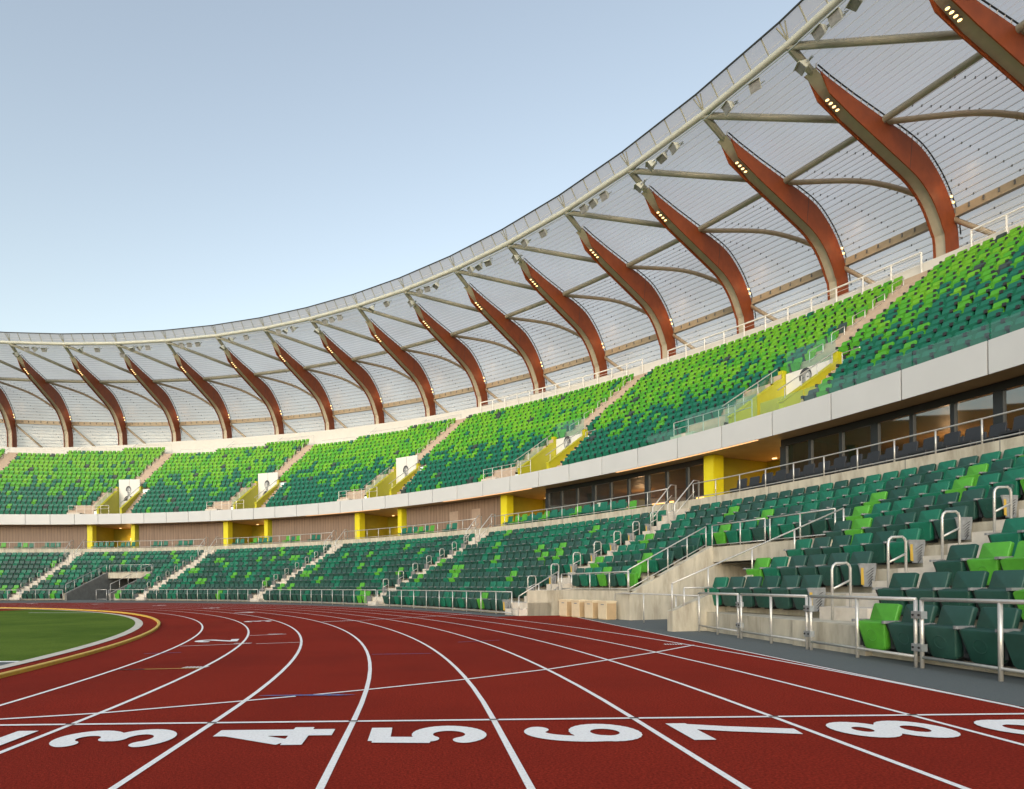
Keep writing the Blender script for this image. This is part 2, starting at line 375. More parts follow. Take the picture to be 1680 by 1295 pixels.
# straight ledge in front of the first block left of the nearest stair
lg = MB(); XL = 48.95
LG0 = 4.95
pts = [(XL, XL * math.tan(R(LG0))), (XL, XL * math.tan(R(11.3)))]
back = [(rl(1) * math.cos(R(LG0)), rl(1) * math.sin(R(LG0))), (rl(1) * math.cos(R(11.3)), rl(1) * math.sin(R(11.3)))]
lg.hexa([(pts[0][0], pts[0][1], -.2), (back[0][0] + .05, back[0][1], -.2), (back[1][0] + .05, back[1][1], -.2), (pts[1][0], pts[1][1], -.2), (pts[0][0], pts[0][1], HL - .01), (back[0][0] + .05, back[0][1], HL - .01), (back[1][0] + .05, back[1][1], HL - .01), (pts[1][0], pts[1][1], HL - .01)])
lg.build('ledge', M['concrete'], stand)
b = MB(); b.cyl_box(49.27, 50.9, 21.0, 21.12, -.2, .95); b.cyl_box(49.27, 50.3, 21.0, 21.14, -.2, .48); b.build('niche_wall', M['concrete'], stand)
# portals: side walls, lintel, dark tunnel
for pi, (a, b2, n_) in enumerate(PORT):
    rb = rl(n_); zt = (n_ + 1) * HL; w = MB(); dk = MB()
    for ph, sgn in ((a, -1), (b2, 1)):
        e = .22 / 50 * 57.3 * sgn
        f0 = 48.95 if not (pi == 0 and sgn > 0) else 50.65
        zf = .5 if sgn < 0 or pi else .86
        if pi == 1: zf = .55
        for (ra, za, rb_, zb) in ((f0, zf, rb, zt + .05),):
            k = 8; dk = MB()
            for s in range(k):
                q0 = ra + (rb_ - ra) * s / k; q1 = ra + (rb_ - ra) * (s + 1) / k; h0 = za + (zb - za) * s / k; h1 = za + (zb - za) * (s + 1) / k
                dk.hexa([P(q0, ph, -.3), P(q1, ph, -.3), P(q1, ph + e, -.3), P(q0, ph + e, -.3), P(q0, ph, h0), P(q1, ph, h1), P(q1, ph + e, h1), P(q0, ph + e, h0)])
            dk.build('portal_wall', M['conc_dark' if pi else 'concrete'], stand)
    w.sweep([(rb - .02, zt - .5), (rb - .02, zt), (rl(n_ + 1), zt), (rl(n_ + 1), zt - .5)], a, b2, 1, closed=True, caps=True)
    w.build('portal_lintel', M['concrete'], stand)
    d2 = MB(); d2.sweep([(rb + 4, -.3), (rb + 4, zt)], a - .3, b2 + .3, 1); d2.sweep([(rb + .3, zt - .55), (rb + 4, zt - .55)], a, b2, 1)
    for ph in (a, b2): d2.quad(P(rb, ph, -.3), P(rb + 4, ph, -.3), P(rb + 4, ph, zt), P(rb, ph, zt))
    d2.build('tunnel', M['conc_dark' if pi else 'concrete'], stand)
# half steps in the stairs
def stair_steps(k, rows, half, name='stair'):
    mb = MB()
    for i in rows:
        r0, r1 = rl(i), rl(i + 1); z0 = i * HL
        rm = r0 - DL * .5
        if i == 0:
            if k < 0: continue
            rm = r0 - .38
        c = aisle(k, r0); h = half
        # each row: tread at z0, an extra step of half height before the riser
        mb.hexa([P(rm + .02, c - h, z0), P(r0 + .004, c - h, z0), P(r0 + .004, c + h, z0), P(rm + .02, c + h, z0), P(rm + .02, c - h, z0 + HL / 2), P(r0 + .004, c - h, z0 + HL / 2), P(r0 + .004, c + h, z0 + HL / 2), P(rm + .02, c + h, z0 + HL / 2)])
        mb.hexa([P(r0 - .006, c - h, z0 + .1), P(r0 + .3, c - h, z0 + .1), P(r0 + .3, c + h, z0 + .1), P(r0 - .006, c + h, z0 + .1), P(r0 - .006, c - h, z0 + HL + .006), P(r0 + .3, c - h, z0 + HL + .006), P(r0 + .3, c + h, z0 + HL + .006), P(r0 - .006, c + h, z0 + HL + .006)])
    return mb
for k in range(-1, 6):
    stair_steps(k, range(0, NL - 1), .62).build('stair', M['step'], stand)
    # top flight through the wall to the concourse
    mb = MB(); c = aisle(k, RW); n = 4
    for s in range(n):
        z1 = (NL - 1) * HL + (ZF + .1 - (NL - 1) * HL) * (s + 1) / n; r0 = RW - .7 + s * .3
        mb.cyl_box(r0, RW + .4, c - .62, c + .62, (NL - 1) * HL - .1, z1)
    mb.build('stair', M['step'], stand)
# concourse floor
q = -12.0
while q < 100:
    jt = MB(); jt.cyl_box(RW - .004, RW + .05, q, q + .025, (NL - 1) * HL + .1, ZW + .002); q += 2.525; jt.build('wall_joint', M['conc_dark'], stand)
fl = MB(); fl.sweep([(RW + .2, ZF), (72, ZF)], PH0, PH1, 1.5); fl.build('concourse_floor', M['concrete'], stand)

# ------------------------------------------------------------------ seats
def outline(wb, wt, h, rb, rt, n=4):
    pts = []
    def corner(cx, cy, r, a0):
        for i in range(n + 1):
            a = R(a0 + 90 * i / n); pts.append((cx + r * math.cos(a), cy + r * math.sin(a)))
    corner(-wb / 2 + rb, rb, rb, 180); corner(wb / 2 - rb, rb, rb, 270); corner(wt / 2 - rt, h - rt, rt, 0); corner(-wt / 2 + rt, h - rt, rt, 90)
    return pts
def pad(mb, ol, th, bev, M_, mi=0):
    """rounded slab: outline in local x/z, thickness along +y, softly bevelled front"""
    cx = sum(p[0] for p in ol) / len(ol); cz = sum(p[1] for p in ol) / len(ol)
    def ring(y, ins):
        out = []
        for x, z in ol:
            d = math.hypot(x - cx, z - cz); k = 1 - ins / max(d, .01); out.append(M_ @ Vector((cx + (x - cx) * k, y, cz + (z - cz) * k)))
        return out
    rings = [ring(0, bev), ring(bev * .3, bev * .3), ring(bev, 0), ring(th - bev * .4, 0), ring(th, bev * .5)]
    b = len(mb.v); n = len(ol)
    for rg in rings: mb.v += [tuple(p) for p in rg]
    for i in range(len(rings) - 1):
        for j in range(n): mb.f.append((b + i * n + j, b + i * n + (j + 1) % n, b + (i + 1) * n + (j + 1) % n, b + (i + 1) * n + j)); mb.m.append(mi)
    mb.f.append(tuple(b + j for j in range(n))); mb.m.append(mi)
    mb.f.append(tuple(b + (len(rings) - 1) * n + j for j in reversed(range(n)))); mb.m.append(mi)
BK = Matrix.Translation((0, -.235, .40)) @ Matrix.Rotation(R(-17), 4, 'X')
PN = Matrix.Translation((0, -.30, .135)) @ Matrix.Rotation(R(13), 4, 'X')
def back_mesh(m):
    b = MB(); pad(b, outline(.47, .455, .47, .03, .035), .075, .018, BK); return b.mesh('backrest', m, True)
def pan_mesh(m):
    b = MB(); pad(b, outline(.38, .50, .435, .07, .03, 5), .13, .022, PN)
    # moulded ring in the underside
    for i in range(14):
        a0, a1 = 2 * math.pi * i / 14, 2 * math.pi * (i + 1) / 14
        q = []
        for rr, yy in ((.098, -.002), (.088, -.006), (.078, -.002)):
            q.append([PN @ Vector((rr * math.cos(a), yy, .23 + rr * math.sin(a))) for a in (a0, a1)])
        b.quad(q[0][0], q[0][1], q[1][1], q[1][0]); b.quad(q[1][0], q[1][1], q[2][1], q[2][0])
    return b.mesh('seat_pan', m, True)
def arm_mesh():
    b = MB(); T = Matrix.Translation((-.28, -.40, .565)) @ Matrix.Rotation(R(90), 4, 'X') @ Matrix.Scale(1, 4)
    ol = outline(.07, .07, .27, .032, .02, 3)
    pts = [Vector((-.28 + x, -.42 + z, .56)) for x, z in ol]; top = [Vector((-.28 + x, -.42 + z, .60)) for x, z in ol]; n = len(ol); bb = len(b.v)
    b.v += [tuple(p) for p in pts] + [tuple(p) for p in top]
    for j in range(n): b.f.append((bb + j, bb + (j + 1) % n, bb + n + (j + 1) % n, bb + n + j)); b.m.append(0)
    b.f.append(tuple(range(bb + n, bb + 2 * n))); b.m.append(0); b.f.append(tuple(reversed(range(bb, bb + n)))); b.m.append(0)
    # curved bracket under the pad, down to the pivot
    pr = [(-.36, .56), (-.24, .56), (-.20, .42), (-.14, .25), (-.22, .17), (-.27, .26), (-.30, .42)]
    x0, x1 = -.297, -.263
    bb = len(b.v); n = len(pr)
    b.v += [(x0, y, z) for y, z in pr] + [(x1, y, z) for y, z in pr]
    for j in range(n): b.f.append((bb + j, bb + (j + 1) % n, bb + n + (j + 1) % n, bb + n + j)); b.m.append(1)
    b.f.append(tuple(range(bb, bb + n))); b.m.append(1); b.f.append(tuple(range(bb + n, bb + 2 * n))); b.m.append(1)
    b.box((-.28, -.23, .235), (.035, .03, .045), 2)
    return b.mesh('armrest', [M['grey'], M['dark'], M['dark']])
def bracket_mesh():
    b = MB(); b.box((0, -.12, .16), (.05, .12, .04)); b.box((0, -.02, .28), (.10, .02, .16)); return b.mesh('wall_bracket', M['dark'])
def end_mesh():
    b = MB(); x0, x1 = .275, .30
    pr = [(-.44, .56), (-.05, .56), (-.05, .50), (-.10, .12), (-.33, .12), (-.42, .50)]
    bb = len(b.v); n = len(pr); b.v += [(x0, y, z) for y, z in pr] + [(x1, y, z) for y, z in pr]
    for j in range(n): b.f.append((bb + j, bb + (j + 1) % n, bb + n + (j + 1) % n, bb + n + j)); b.m.append(0)
    b.f.append(tuple(range(bb, bb + n))); b.m.append(0); b.f.append(tuple(range(bb + n, bb + 2 * n))); b.m.append(0)
    b.box((.2875, -.25, .575), (.022, .19, .014), 0)
    return b.mesh('end_panel', M['endp'])
def emblem_mesh():
    b = MB(); x = .3025          # yellow plate with a dark wing of slashes
    b.add([(x, -.40, .17), (x, -.33, .15), (x, -.345, .50), (x, -.405, .50)], [(0, 1, 2, 3)], 0)
    for i in range(6):
        z = .49 - i * .055; y0 = -.30 + i * .012
        b.add([(x, y0, z - .10), (x, y0 + .03, z - .09), (x, y0 + .20 - i * .018, z + .01), (x, y0 + .17 - i * .02, z + .012)], [(0, 1, 2, 3)], 1)
    return b.mesh('emblem', [M['gold'], M['ink']])
HI = {c: (back_mesh(M[c]), pan_mesh(M[c])) for c in ('s_dark', 's_slate', 's_mid', 's_light')}
ARM, BRK, END, EMB = arm_mesh(), bracket_mesh(), end_mesh(), emblem_mesh()
CN = {'s_dark': 'dark green', 's_slate': 'slate green', 's_mid': 'mid green', 's_light': 'bright green'}
# low seat for the mass
LOWB = outline(.46, .45, .46, .03, .03, 1); LOWP = outline(.40, .50, .43, .05, .03, 1)
def lowseat(mb, Mx, mi, arm=True, end=False, upper=False):
    for ol, T, th in ((LOWB, BK, .07), (LOWP, PN, .12)):
        n = len(ol); b = len(mb.v); T2 = Mx @ T
        mb.v += [tuple(T2 @ Vector((x, 0, z))) for x, z in ol] + [tuple(T2 @ Vector((x, th, z))) for x, z in ol]
        mb.f.append(tuple(b + j for j in range(n))); mb.m.append(mi); mb.f.append(tuple(b + n + j for j in reversed(range(n)))); mb.m.append(mi)
        for j in range(n): mb.f.append((b + j, b + (j + 1) % n, b + n + (j + 1) % n, b + n + j)); mb.m.append(mi)
    if upper:
        mb.box((-.28, -.30, .54), (.05, .15, .06), 9, Mx); mb.box((-.28, -.22, .36), (.03, .09, .14), 9, Mx); return
    if arm:
        mb.box((-.28, -.285, .58), (.035, .13, .02), 8, Mx); mb.box((-.28, -.24, .40), (.02, .07, .17), 9, Mx)
    mb.box((.28, -.25, .33), (.012, .10, .20), 9, Mx)
    if end:
        mb.box((.29, -.24, .34), (.015, .16, .22), 8, Mx)
SM = [M[c] for c in ('s_dark', 's_slate', 's_mid', 's_light', 's_lime', 's_green', 's_teal', 's_char', 'grey', 'dark')]
SI = {c: i for i, c in enumerate(('s_dark', 's_slate', 's_mid', 's_light', 's_lime', 's_green', 's_teal', 's_char'))}
PITCH = .56
seats = []      # (matrix, colour, block, row, index-from-anchor, end flag, angle, radius)
FIX = {('right', 0, 1): 's_light', ('right', 2, 2): 's_light', ('right', 1, 5): 's_light', ('right', 1, 1): 's_dark', ('right', 2, 1): 's_dark', ('left1', 1, 6): 's_mid', ('left1', 1, 7): 's_mid', ('left1', 2, 6): 's_light', ('left1', 2, 7): 's_light', ('left1', 4, 5): 's_light', ('left1', 3, 3): 's_mid', ('left1', 6, 4): 's_light', ('left1', 7, 3): 's_mid', ('portal', 2, 1): 's_light'}
def low_col(i):
    u = random.random()
    if u < .07: return 's_light'
    if u < .07 + .16 + .045 * i: return 's_mid'
    return 's_slate' if random.random() < .6 - .03 * i else 's_dark'
def fill(lo, hi, i, block, anchor_right=True):
    r = rl(i); st = math.degrees(PITCH / (r - .25)); n = int((hi - lo) / st + .15)
    if n < 1: return
    pad_ = ((hi - lo) - n * st)
    for k in range(n):
        # anchored at the stair side (low angle side = right in the picture) or at the high side
        ph = lo + st * (k + .5) if anchor_right else hi - st * (k + .5)
        if anchor_right == 'mid': ph = lo + pad_ / 2 + st * (k + .5)
        c_ = FIX.get((block, i, k + 1)) or (low_col(i) if not (block in ('right', 'left1') and i < 2) else ('s_slate' if (k * 7 + i) % 3 else 's_dark'))
        seats.append((r - .02, ph, i * HL, c_, block, i, k + 1, k == 0 and anchor_right is True and block != 'portal'))
HA = .72
for i in range(NL):
    r = rl(i) - .2
    e = lambda k, s: aisle(k, r) + s * HA * 49 / r
    fill(-12.5, e(-1, -1) - (.85 if i == 0 else -.12), i, 'right', False)
    # block between the nearest stair and the second one, broken by the portal
    if i == 0: pass
    elif i <= 4:
        fill(e(-1, 1) + .42, 11.45, i, 'left1', True)
        if i >= 2: fill(16.5, e(0, -1), i, 'portal', 'mid')
    else: fill(e(-1, 1) + .42, e(0, -1), i, 'left1', True)
    for k in range(0, 5):
        lo, hi = e(k, 1), e(k + 1, -1)
        a, b2, n_ = PORT[1]
        if lo < a < hi and i <= n_: fill(lo, a - .35, i, 'bay%d' % k, True); fill(b2 + .35, hi, i, 'bay%d_beyond' % k, False)
        else: fill(lo, hi, i, 'bay%d' % k, True)
    fill(e(5, 1), PH1 - 3, i, 'far', True)
def inview(p, mx=0):
    d = p - CAM; f = Vector((-math.sin(TH), math.cos(TH), 0)); rt = Vector((math.cos(TH), math.sin(TH), 0))
    Z = d.dot(f)
    if Z < .5: return False
    x = 699.8 + 994.76 * d.dot(rt) / Z
    return -20 - mx < x < 1700 + mx
order = sorted([s for s in seats if inview(P(s[0], s[1], s[2]))], key=lambda s: (P(s[0], s[1], s[2]) - CAM).length)
near = order[:292]; nearset = set(id(s) for s in near)
def seat_label(s):
    c = CN[s[3]]; row = nth(s[5] + 1) + ' row'; b = s[4]
    if b == 'right': return '%s folding seat, %s right of the nearest stair, %s from the track' % (c, nth(s[6]), row)
    if b == 'left1': return '%s folding seat, %s left of the nearest stair, %s from the track' % (c, nth(s[6]), row)
    if b == 'portal': return '%s folding seat above the beige cabinets, %s from the tunnel wall, %s' % (c, nth(s[6]), row)
    k = int(b[3]); return '%s folding seat, %s left of the %s stair from the right, %s' % (c, nth(s[6]), nth(k + 2), row)
for s in near:
    e = empty('folding_seat', seat_label(s), 'seat', 'folding seats in the lower stand')
    e.matrix_world = place(s[0], s[1], s[2])
    bm_, pm_ = HI[s[3]]
    link('backrest', bm_, e).rotation_euler.x = R(random.uniform(-.8, .8)); link('seat_pan', pm_, e).rotation_euler.x = R(random.uniform(-2.2, 1.2)); link('armrest', ARM, e); link('wall_bracket', BRK, e)
    if s[7]:
        ep = link('end_panel', END, e); link('emblem', EMB, ep)
mass = MB()
for s in seats:
    if id(s) in nearset: continue
    p = P(s[0], s[1], s[2])
    if not inview(p, 300): continue
    lowseat(mass, place(s[0], s[1], s[2]), SI[s[3]], end=s[7])

# ------------------------------------------------------------------ upper stand
RU0, DU, ZU0, HU, NU = 62.9, .885, 8.75, .604, 17
ru = lambda j: RU0 + DU * j
zu = lambda j: ZU0 + HU * j
UA = [6.9, 22.45, 37.35, 52.7, 68.05, 83.4, 98.7]
RV, ZV = 67.75, 8.75
RFA = 61.6; ZB, ZT = 7.72, 8.80
def vom(ph, j=0):
    for a in UA:
        if a - 1.85 - .13 * max(0, NV - 1 - j) < ph < a + 1.5: return a
    return None
NV = 6  # rows cut by each vomitory
def toprow(ph):
    """the last rows step down towards the left of each far bay"""
    if ph < 52.7: return NU
    for a, b2 in zip(UA[:-1], UA[1:]):
        if a <= ph < b2:
            t = (ph - a) / (b2 - a)
            return NU if t < .34 else (NU - 1 if t < .68 else NU - 2)
    return NU - 1
up = empty('upper_stand', 'upper seating deck with pale panelled front edge and stepped rows', 'stand')
ut = MB(); EDG = []
a = PH0
cuts = sorted([PH0, PH1] + [x + d for x in UA for d in (-2.5, -2.37, -2.24, -2.11, -1.98, -1.85, 1.5)] + [x0 + (x1 - x0) * t for x0, x1 in zip(UA[:-1], UA[1:]) for t in (.34, .68)])
cuts = [c for c in cuts if PH0 <= c <= PH1]
for c0, c1 in zip(cuts[:-1], cuts[1:]):
    mid = (c0 + c1) / 2; tr = toprow(mid)
    for j in range(NU):
        if vom(mid, j) is not None and j < NV: continue
        if j >= tr: continue
        z0 = zu(j) if j else 7.9
        pr = [(ru(j), zu(j)), (ru(j), zu(j + 1)), (ru(j + 1), zu(j + 1))]
        if j == 0: pr = [(RFA + .1, zu(0)), (ru(0), zu(0))] + pr[1:]
        ut.sweep(pr, c0, c1, 1.2)
    ut.sweep([(ru(tr), zu(tr)), (79.5, zu(tr))], c0, c1, 1.2)
ut.build('terrace', M['tan'], up)
vf = MB()
for a in UA: vf.sweep([(RFA + .1, ZV - .02), (RV, ZV - .02)], a - 2.5, a + 1.5, 1.2)
vf.build('landing', M['concrete'], up)
# underside and fascia panels
un = MB(); un.sweep([(RFA + .045, ZB + .012), (RFA + .12, ZB + .004), (72, ZB)], PH0, PH1, 1.25); un.build('soffit', M['ceil'], up)
nb = MB(); nb.sweep([(RFA + .06, ZT - .02), (RFA + .12, ZT - .02), (RFA + .12, ZB + .02), (RFA + .06, ZB + .02)], PH0, PH1, 2.525 / 2, closed=True); nb.build('edge_beam', M['dark'], up)
k = 0; ph = 12.99 - 2.525 * 10
while ph < PH1:
    b = MB(); g2 = .022
    b.hexa([P(RFA, ph + g2, ZB), P(RFA + .05, ph + g2, ZB), P(RFA + .05, ph + 2.525 - g2, ZB), P(RFA, ph + 2.525 - g2, ZB), P(RFA, ph + g2, ZT), P(RFA + .05, ph + g2, ZT), P(RFA + .05, ph + 2.525 - g2, ZT), P(RFA, ph + 2.525 - g2, ZT)])
    if ph > PH0: b.build('fascia_panel', M['fascia'], up)
    ph += 2.525
# white back wall
bw = MB()
for c0, c1 in zip(cuts[:-1], cuts[1:]):
    n = max(1, int((c1 - c0) / 1.5))
    for s in range(n):
        q0 = c0 + (c1 - c0) * s / n; q1 = c0 + (c1 - c0) * (s + 1) / n
        zt = lambda q: float(np.interp(q, [15, 30, 45, 57, 63, 68, 73, 78, 84, 89, 95, 100, 110], [20.1, 20.25, 20.4, 20.45, 20.5, 20.5, 20.55, 20.45, 20.3, 19.9, 19.5, 19.3, 19.2]))
        pr = []
        for q in (q0, q1): pr.append([P(78.5, q, 16.5), P(78.5, q, zt(q)), P(79.4, q, zt(q)), P(79.4, q, 16.5)])
        for jj in range(3): bw.quad(pr[0][jj], pr[0][jj + 1], pr[1][jj + 1], pr[1][jj])
bw.build('back_wall', M['white'], up)
# step noses in the upper aisles
for a in UA:
    sb = MB()
    for k in range(0, 12):
        r0 = 62.3 + .4425 * k; lo_ = .13 * max(0, NV - 1 - max(0, int((r0 - RU0) / DU))); z1 = max(8.8, ZU0 + HU * (r0 + .2 - 62.9) / DU)
        sb.hexa([P(r0, a - 1.85 - lo_, 8.6), P(r0 + .445, a - 1.85 - lo_, 8.6), P(r0 + .445, a - .8 - .5 * max(0, (67.4 - r0) / 4.7), 8.6), P(r0, a - .8 - .5 * max(0, (67.4 - r0) / 4.7), 8.6), P(r0, a - 1.85 - lo_, z1), P(r0 + .445, a - 1.85 - lo_, z1), P(r0 + .445, a - .8 - .5 * max(0, (67.4 - r0) / 4.7), z1), P(r0, a - .8 - .5 * max(0, (67.4 - r0) / 4.7), z1)])
    for j in range(NV, NU - 1):
        c, h = a, .58 * 70 / ru(j)
        r0 = ru(j); z0 = zu(j)
        sb.hexa([P(r0 - .42, c - h, z0), P(r0 - .004, c - h, z0), P(r0 - .004, c + h, z0), P(r0 - .42, c + h, z0), P(r0 - .42, c - h, z0 + HU / 2), P(r0 - .004, c - h, z0 + HU / 2), P(r0 - .004, c + h, z0 + HU / 2), P(r0 - .42, c + h, z0 + HU / 2)])
    sb.build('stair', M['tan'], up)
# upper seats: one mass with the lower far ones
def up_col(j, ph):
    t = j / (NU - 1.) + random.gauss(0, .075) + .06 * math.sin(ph * 1.7 + j * .9)
    if random.random() < .02: return 's_char'
    if t < .30: return 's_teal' if random.random() > .07 else 's_light'
    if t < .42: return 's_green' if random.random() < .45 else 's_teal'
    if t < .60: return ('s_green' if random.random() < .7 else 's_lime') if random.random() > .10 else 's_teal'
    return ('s_lime' if random.random() < .62 else 's_green') if random.random() > .05 else 's_teal'
for j in range(NU):
    r = ru(j); st = math.degrees(.575 / (r - .2))
    for b2 in range(-1, len(UA)):
        lo = UA[b2] if b2 >= 0 else PH0; hi = UA[b2 + 1] if b2 + 1 < len(UA) else PH1
        h = .66 * 70 / r
        lo2 = lo + (h if j >= NV else (1.75 if j > 4 else (2.5 if j > 1 else 4.0)))
        hi2 = hi - (h if j >= NV else 1.95 + .13 * (NV - 1 - j))
        n = int((hi2 - lo2) / st); off = (hi2 - lo2 - n * st) / 2
        for k in range(n):
            ph = lo2 + off + st * (k + .5)
            if j >= toprow(ph): continue
            p = P(r - .02, ph, zu(j))
            if not inview(p, 300): continue
            lowseat(mass, place(r - .02, ph, zu(j)), SI[up_col(j, ph)], upper=True)
ms = mass.build('stadium_seats', SM); tag(ms, 'rows of green folding seats filling the upper deck and the far lower stand', 'seats', 'folding seats', 'stuff')

# ------------------------------------------------------------------ vomitories of the upper deck
for n_, a in enumerate(UA):
    if a > 95: continue
    who = {0: 'rightmost, beyond the frame', 1: 'first from the right', 2: 'second from the right', 3: 'third from the right', 4: 'second from the left', 5: 'leftmost'}[n_]
    full = a > 45
    pw = empty('poster_wall', 'white wall with black and white portrait above stair opening, ' + who, 'wall', 'portrait walls of the upper deck')
    b = MB(); zt = 13.45 if full else 12.4
    for s in range(2):
        q0 = a - .78 + 2.26 * s / 2 + .015; q1 = a - .78 + 2.26 * (s + 1) / 2 - .015
        b.cyl_box(RV - .12, RV, q0, q1, ZV, zt)
    b.build('panel', M['white'], pw)
    # generic portrait: hair, face tones, neck, shoulders as flat print
    T = place(RV - .126, a + (.45 if full else .55), 0); pb = MB(); zc = 12.0 if full else 11.9; S_ = .62
    def ell(cx, cz, rx, rz, y, mi, n=20, a0=0, a1=360):
        pts = [T @ Vector((cx + rx * math.cos(R(a0 + (a1 - a0) * i / n)), y, cz + rz * math.sin(R(a0 + (a1 - a0) * i / n)) )) for i in range(n if a1 - a0 == 360 else n + 1)]
        dz = P(RV, a, zc).z - zc
        pts = [p + Vector((0, 0, dz)) for p in pts]
        pb.add(pts, [tuple(range(len(pts)))], mi)
    sg = 1 if n_ % 2 else -1
    ell(0, zc + .05, .34, .46, 0, 0, a0=-20, a1=200)
    ell(.05 * sg, zc - .06, .27, .40, -.006, 1)
    ell(.12 * sg, zc - .06, .11, .27, -.010, 2)
    ell(0, zc - .55, .14, .22, -.004, 1)
    ell(0, zc - 1.25, .62, .62, -.002, 0, a0=0, a1=180) if full else ell(0, zc - 1.15, .60, .50, -.002, 1, a0=0, a1=180)
    ell(.1, zc - 1.0, .15, .3, -.008, 2)
    ell(-.10 * sg, zc + .0, .06, .025, -.014, 0); ell(.14 * sg, zc + .0, .06, .025, -.014, 0); ell(.06 * sg, zc - .26, .10, .03, -.014, 0)
    pb.build('portrait', [M['ink'], M['ink2'], M['ink3']], pw)
    if not full:
        b = MB(); b.sweep([(RV - .06, zt + .01), (RV - .06, 13.6)], a - .76, a + 1.46, 9); b.build('glass_screen', M['guard'], pw)
    # yellow parapets
    for sgn, ph in ((1, a + 1.5), (-1, a - .8)):
        yp = empty('yellow_parapet', 'bright yellow sloping parapet %s of the stair opening, %s' % ('left' if sgn > 0 else 'right', who), 'parapet', 'yellow parapets')
        e = .24 / 65 * 57.3 * sgn; w = MB(); k = 6; LN = lambda r_: ph - .6 * max(0, (67.4 - r_) / 4.7)
        ra, za, rb, zb = 62.7, 9.42, RV - .35, 12.1
        for s in range(k):
            q0 = ra + (rb - ra) * s / k; q1 = ra + (rb - ra) * (s + 1) / k; h0 = za + (zb - za) * s / k; h1 = za + (zb - za) * (s + 1) / k
            f0, f1 = LN(q0), LN(q1)
            w.hexa([P(q0, f0, ZV - .1), P(q1, f1, ZV - .1), P(q1, f1 + e, ZV - .1), P(q0, f0 + e, ZV - .1), P(q0, f0, h0), P(q1, f1, h1), P(q1, f1 + e, h1), P(q0, f0 + e, h0)])
        w.build('parapet_wall', M['parapet'], yp)
        w = MB(); w.hexa([P(rb, ph, ZV), P(rb + .35, ph, ZV), P(rb + .35, ph + e, ZV), P(rb, ph + e, ZV), P(rb, ph, zb + .5), P(rb + .35, ph, zb + .5), P(rb + .35, ph + e, zb + .5), P(rb, ph + e, zb + .5)]); w.build('end_post', M['parapet'], yp)
        w = MB(); l0, l1 = LN(ra - .05), LN(rb)
        w.hexa([P(ra - .05, l0 - .02 * sgn, za), P(rb, l1 - .02 * sgn, zb), P(rb, l1 + e + .02 * sgn, zb), P(ra - .05, l0 + e + .02 * sgn, za), P(ra - .05, l0 - .02 * sgn, za + .07), P(rb, l1 - .02 * sgn, zb + .07), P(rb, l1 + e + .02 * sgn, zb + .07), P(ra - .05, l0 + e + .02 * sgn, za + .07)]); w.build('coping', M['parapet'], yp)
        hr = MB()
        off = e * (1.8 if sgn > 0 else .5); zo = .62 if sgn > 0 else .55
        path = [P(ra - .2, LN(ra) + off, za + zo), P(rb + .2, LN(rb) + off, zb + zo + .1)]
        hr.tube(path, .03, 6)
        for s in range(4):
            t = .06 + s * .29; rr = ra + (rb - ra) * t; zz = za + (zb - za) * t
            hr.tube([P(rr, LN(rr) + off, zz - .3), P(rr, LN(rr) + off, zz + zo)], .02, 6)
        hr.build('handrail', M['steel'], yp)
        if sgn > 0:
            gl = MB(); gl.quad(P(ra, LN(ra) + off, za - .2), P(rb, LN(rb) + off, zb - .2), P(rb, LN(rb) + off, zb + .5), P(ra, LN(ra) + off, za + .5)); gl.build('glass_pane', M['guard'], yp)
    # front barrier rail of the landing and bay next to it
    fr = MB(); q0, q1 = a - .7, a + 3.6
    pts = [P(RFA + .3, q0 + (q1 - q0) * i / 5, 9.72) for i in range(6)]
    fr.tube(pts, .025, 6); fr.tube([p + Vector((0, 0, -.35)) for p in pts], .018, 6)
    for p in pts: fr.tube([p + Vector((0, 0, -.95)), p], .022, 6)
    tag(fr.build('barrier_rail', M['steel']), 'steel barrier rail across the front of the stair opening, ' + who, 'railing', 'landing rails')
    # accessible platform edge left of the opening
    pl = MB(); pl.cyl_box(RFA + .15, ru(1), a + 2.35, a + 3.7, 8.7, 8.98); pl.build('platform', M['step'], up)

# glass guard along the front of the near bays
for q0, q1, zt, lb in ((-8, 5.9, 9.35, 'beyond the right edge'), (8.5, 15.2, 9.35, 'right of the first portrait wall'), (15.2, 21.2, 9.35, 'beside the first portrait wall'), (21.3, 25.2, 9.85, 'below the first portrait wall'), (25.4, 27.6, 9.35, 'left of the first portrait wall')):
    gg = empty('glass_guard', 'low green tinted glass guard on the upper deck edge, ' + lb, 'glass guard', 'glass guards')
    n = max(1, int((q1 - q0) / 1.9))
    for s in range(n):
        b = MB(); b.sweep([(RFA + .075, ZT - .05), (RFA + .075, zt)], q0 + (q1 - q0) * s / n + .02, q0 + (q1 - q0) * (s + 1) / n - .02, 9); b.build('glass_pane', M['guard'], gg)
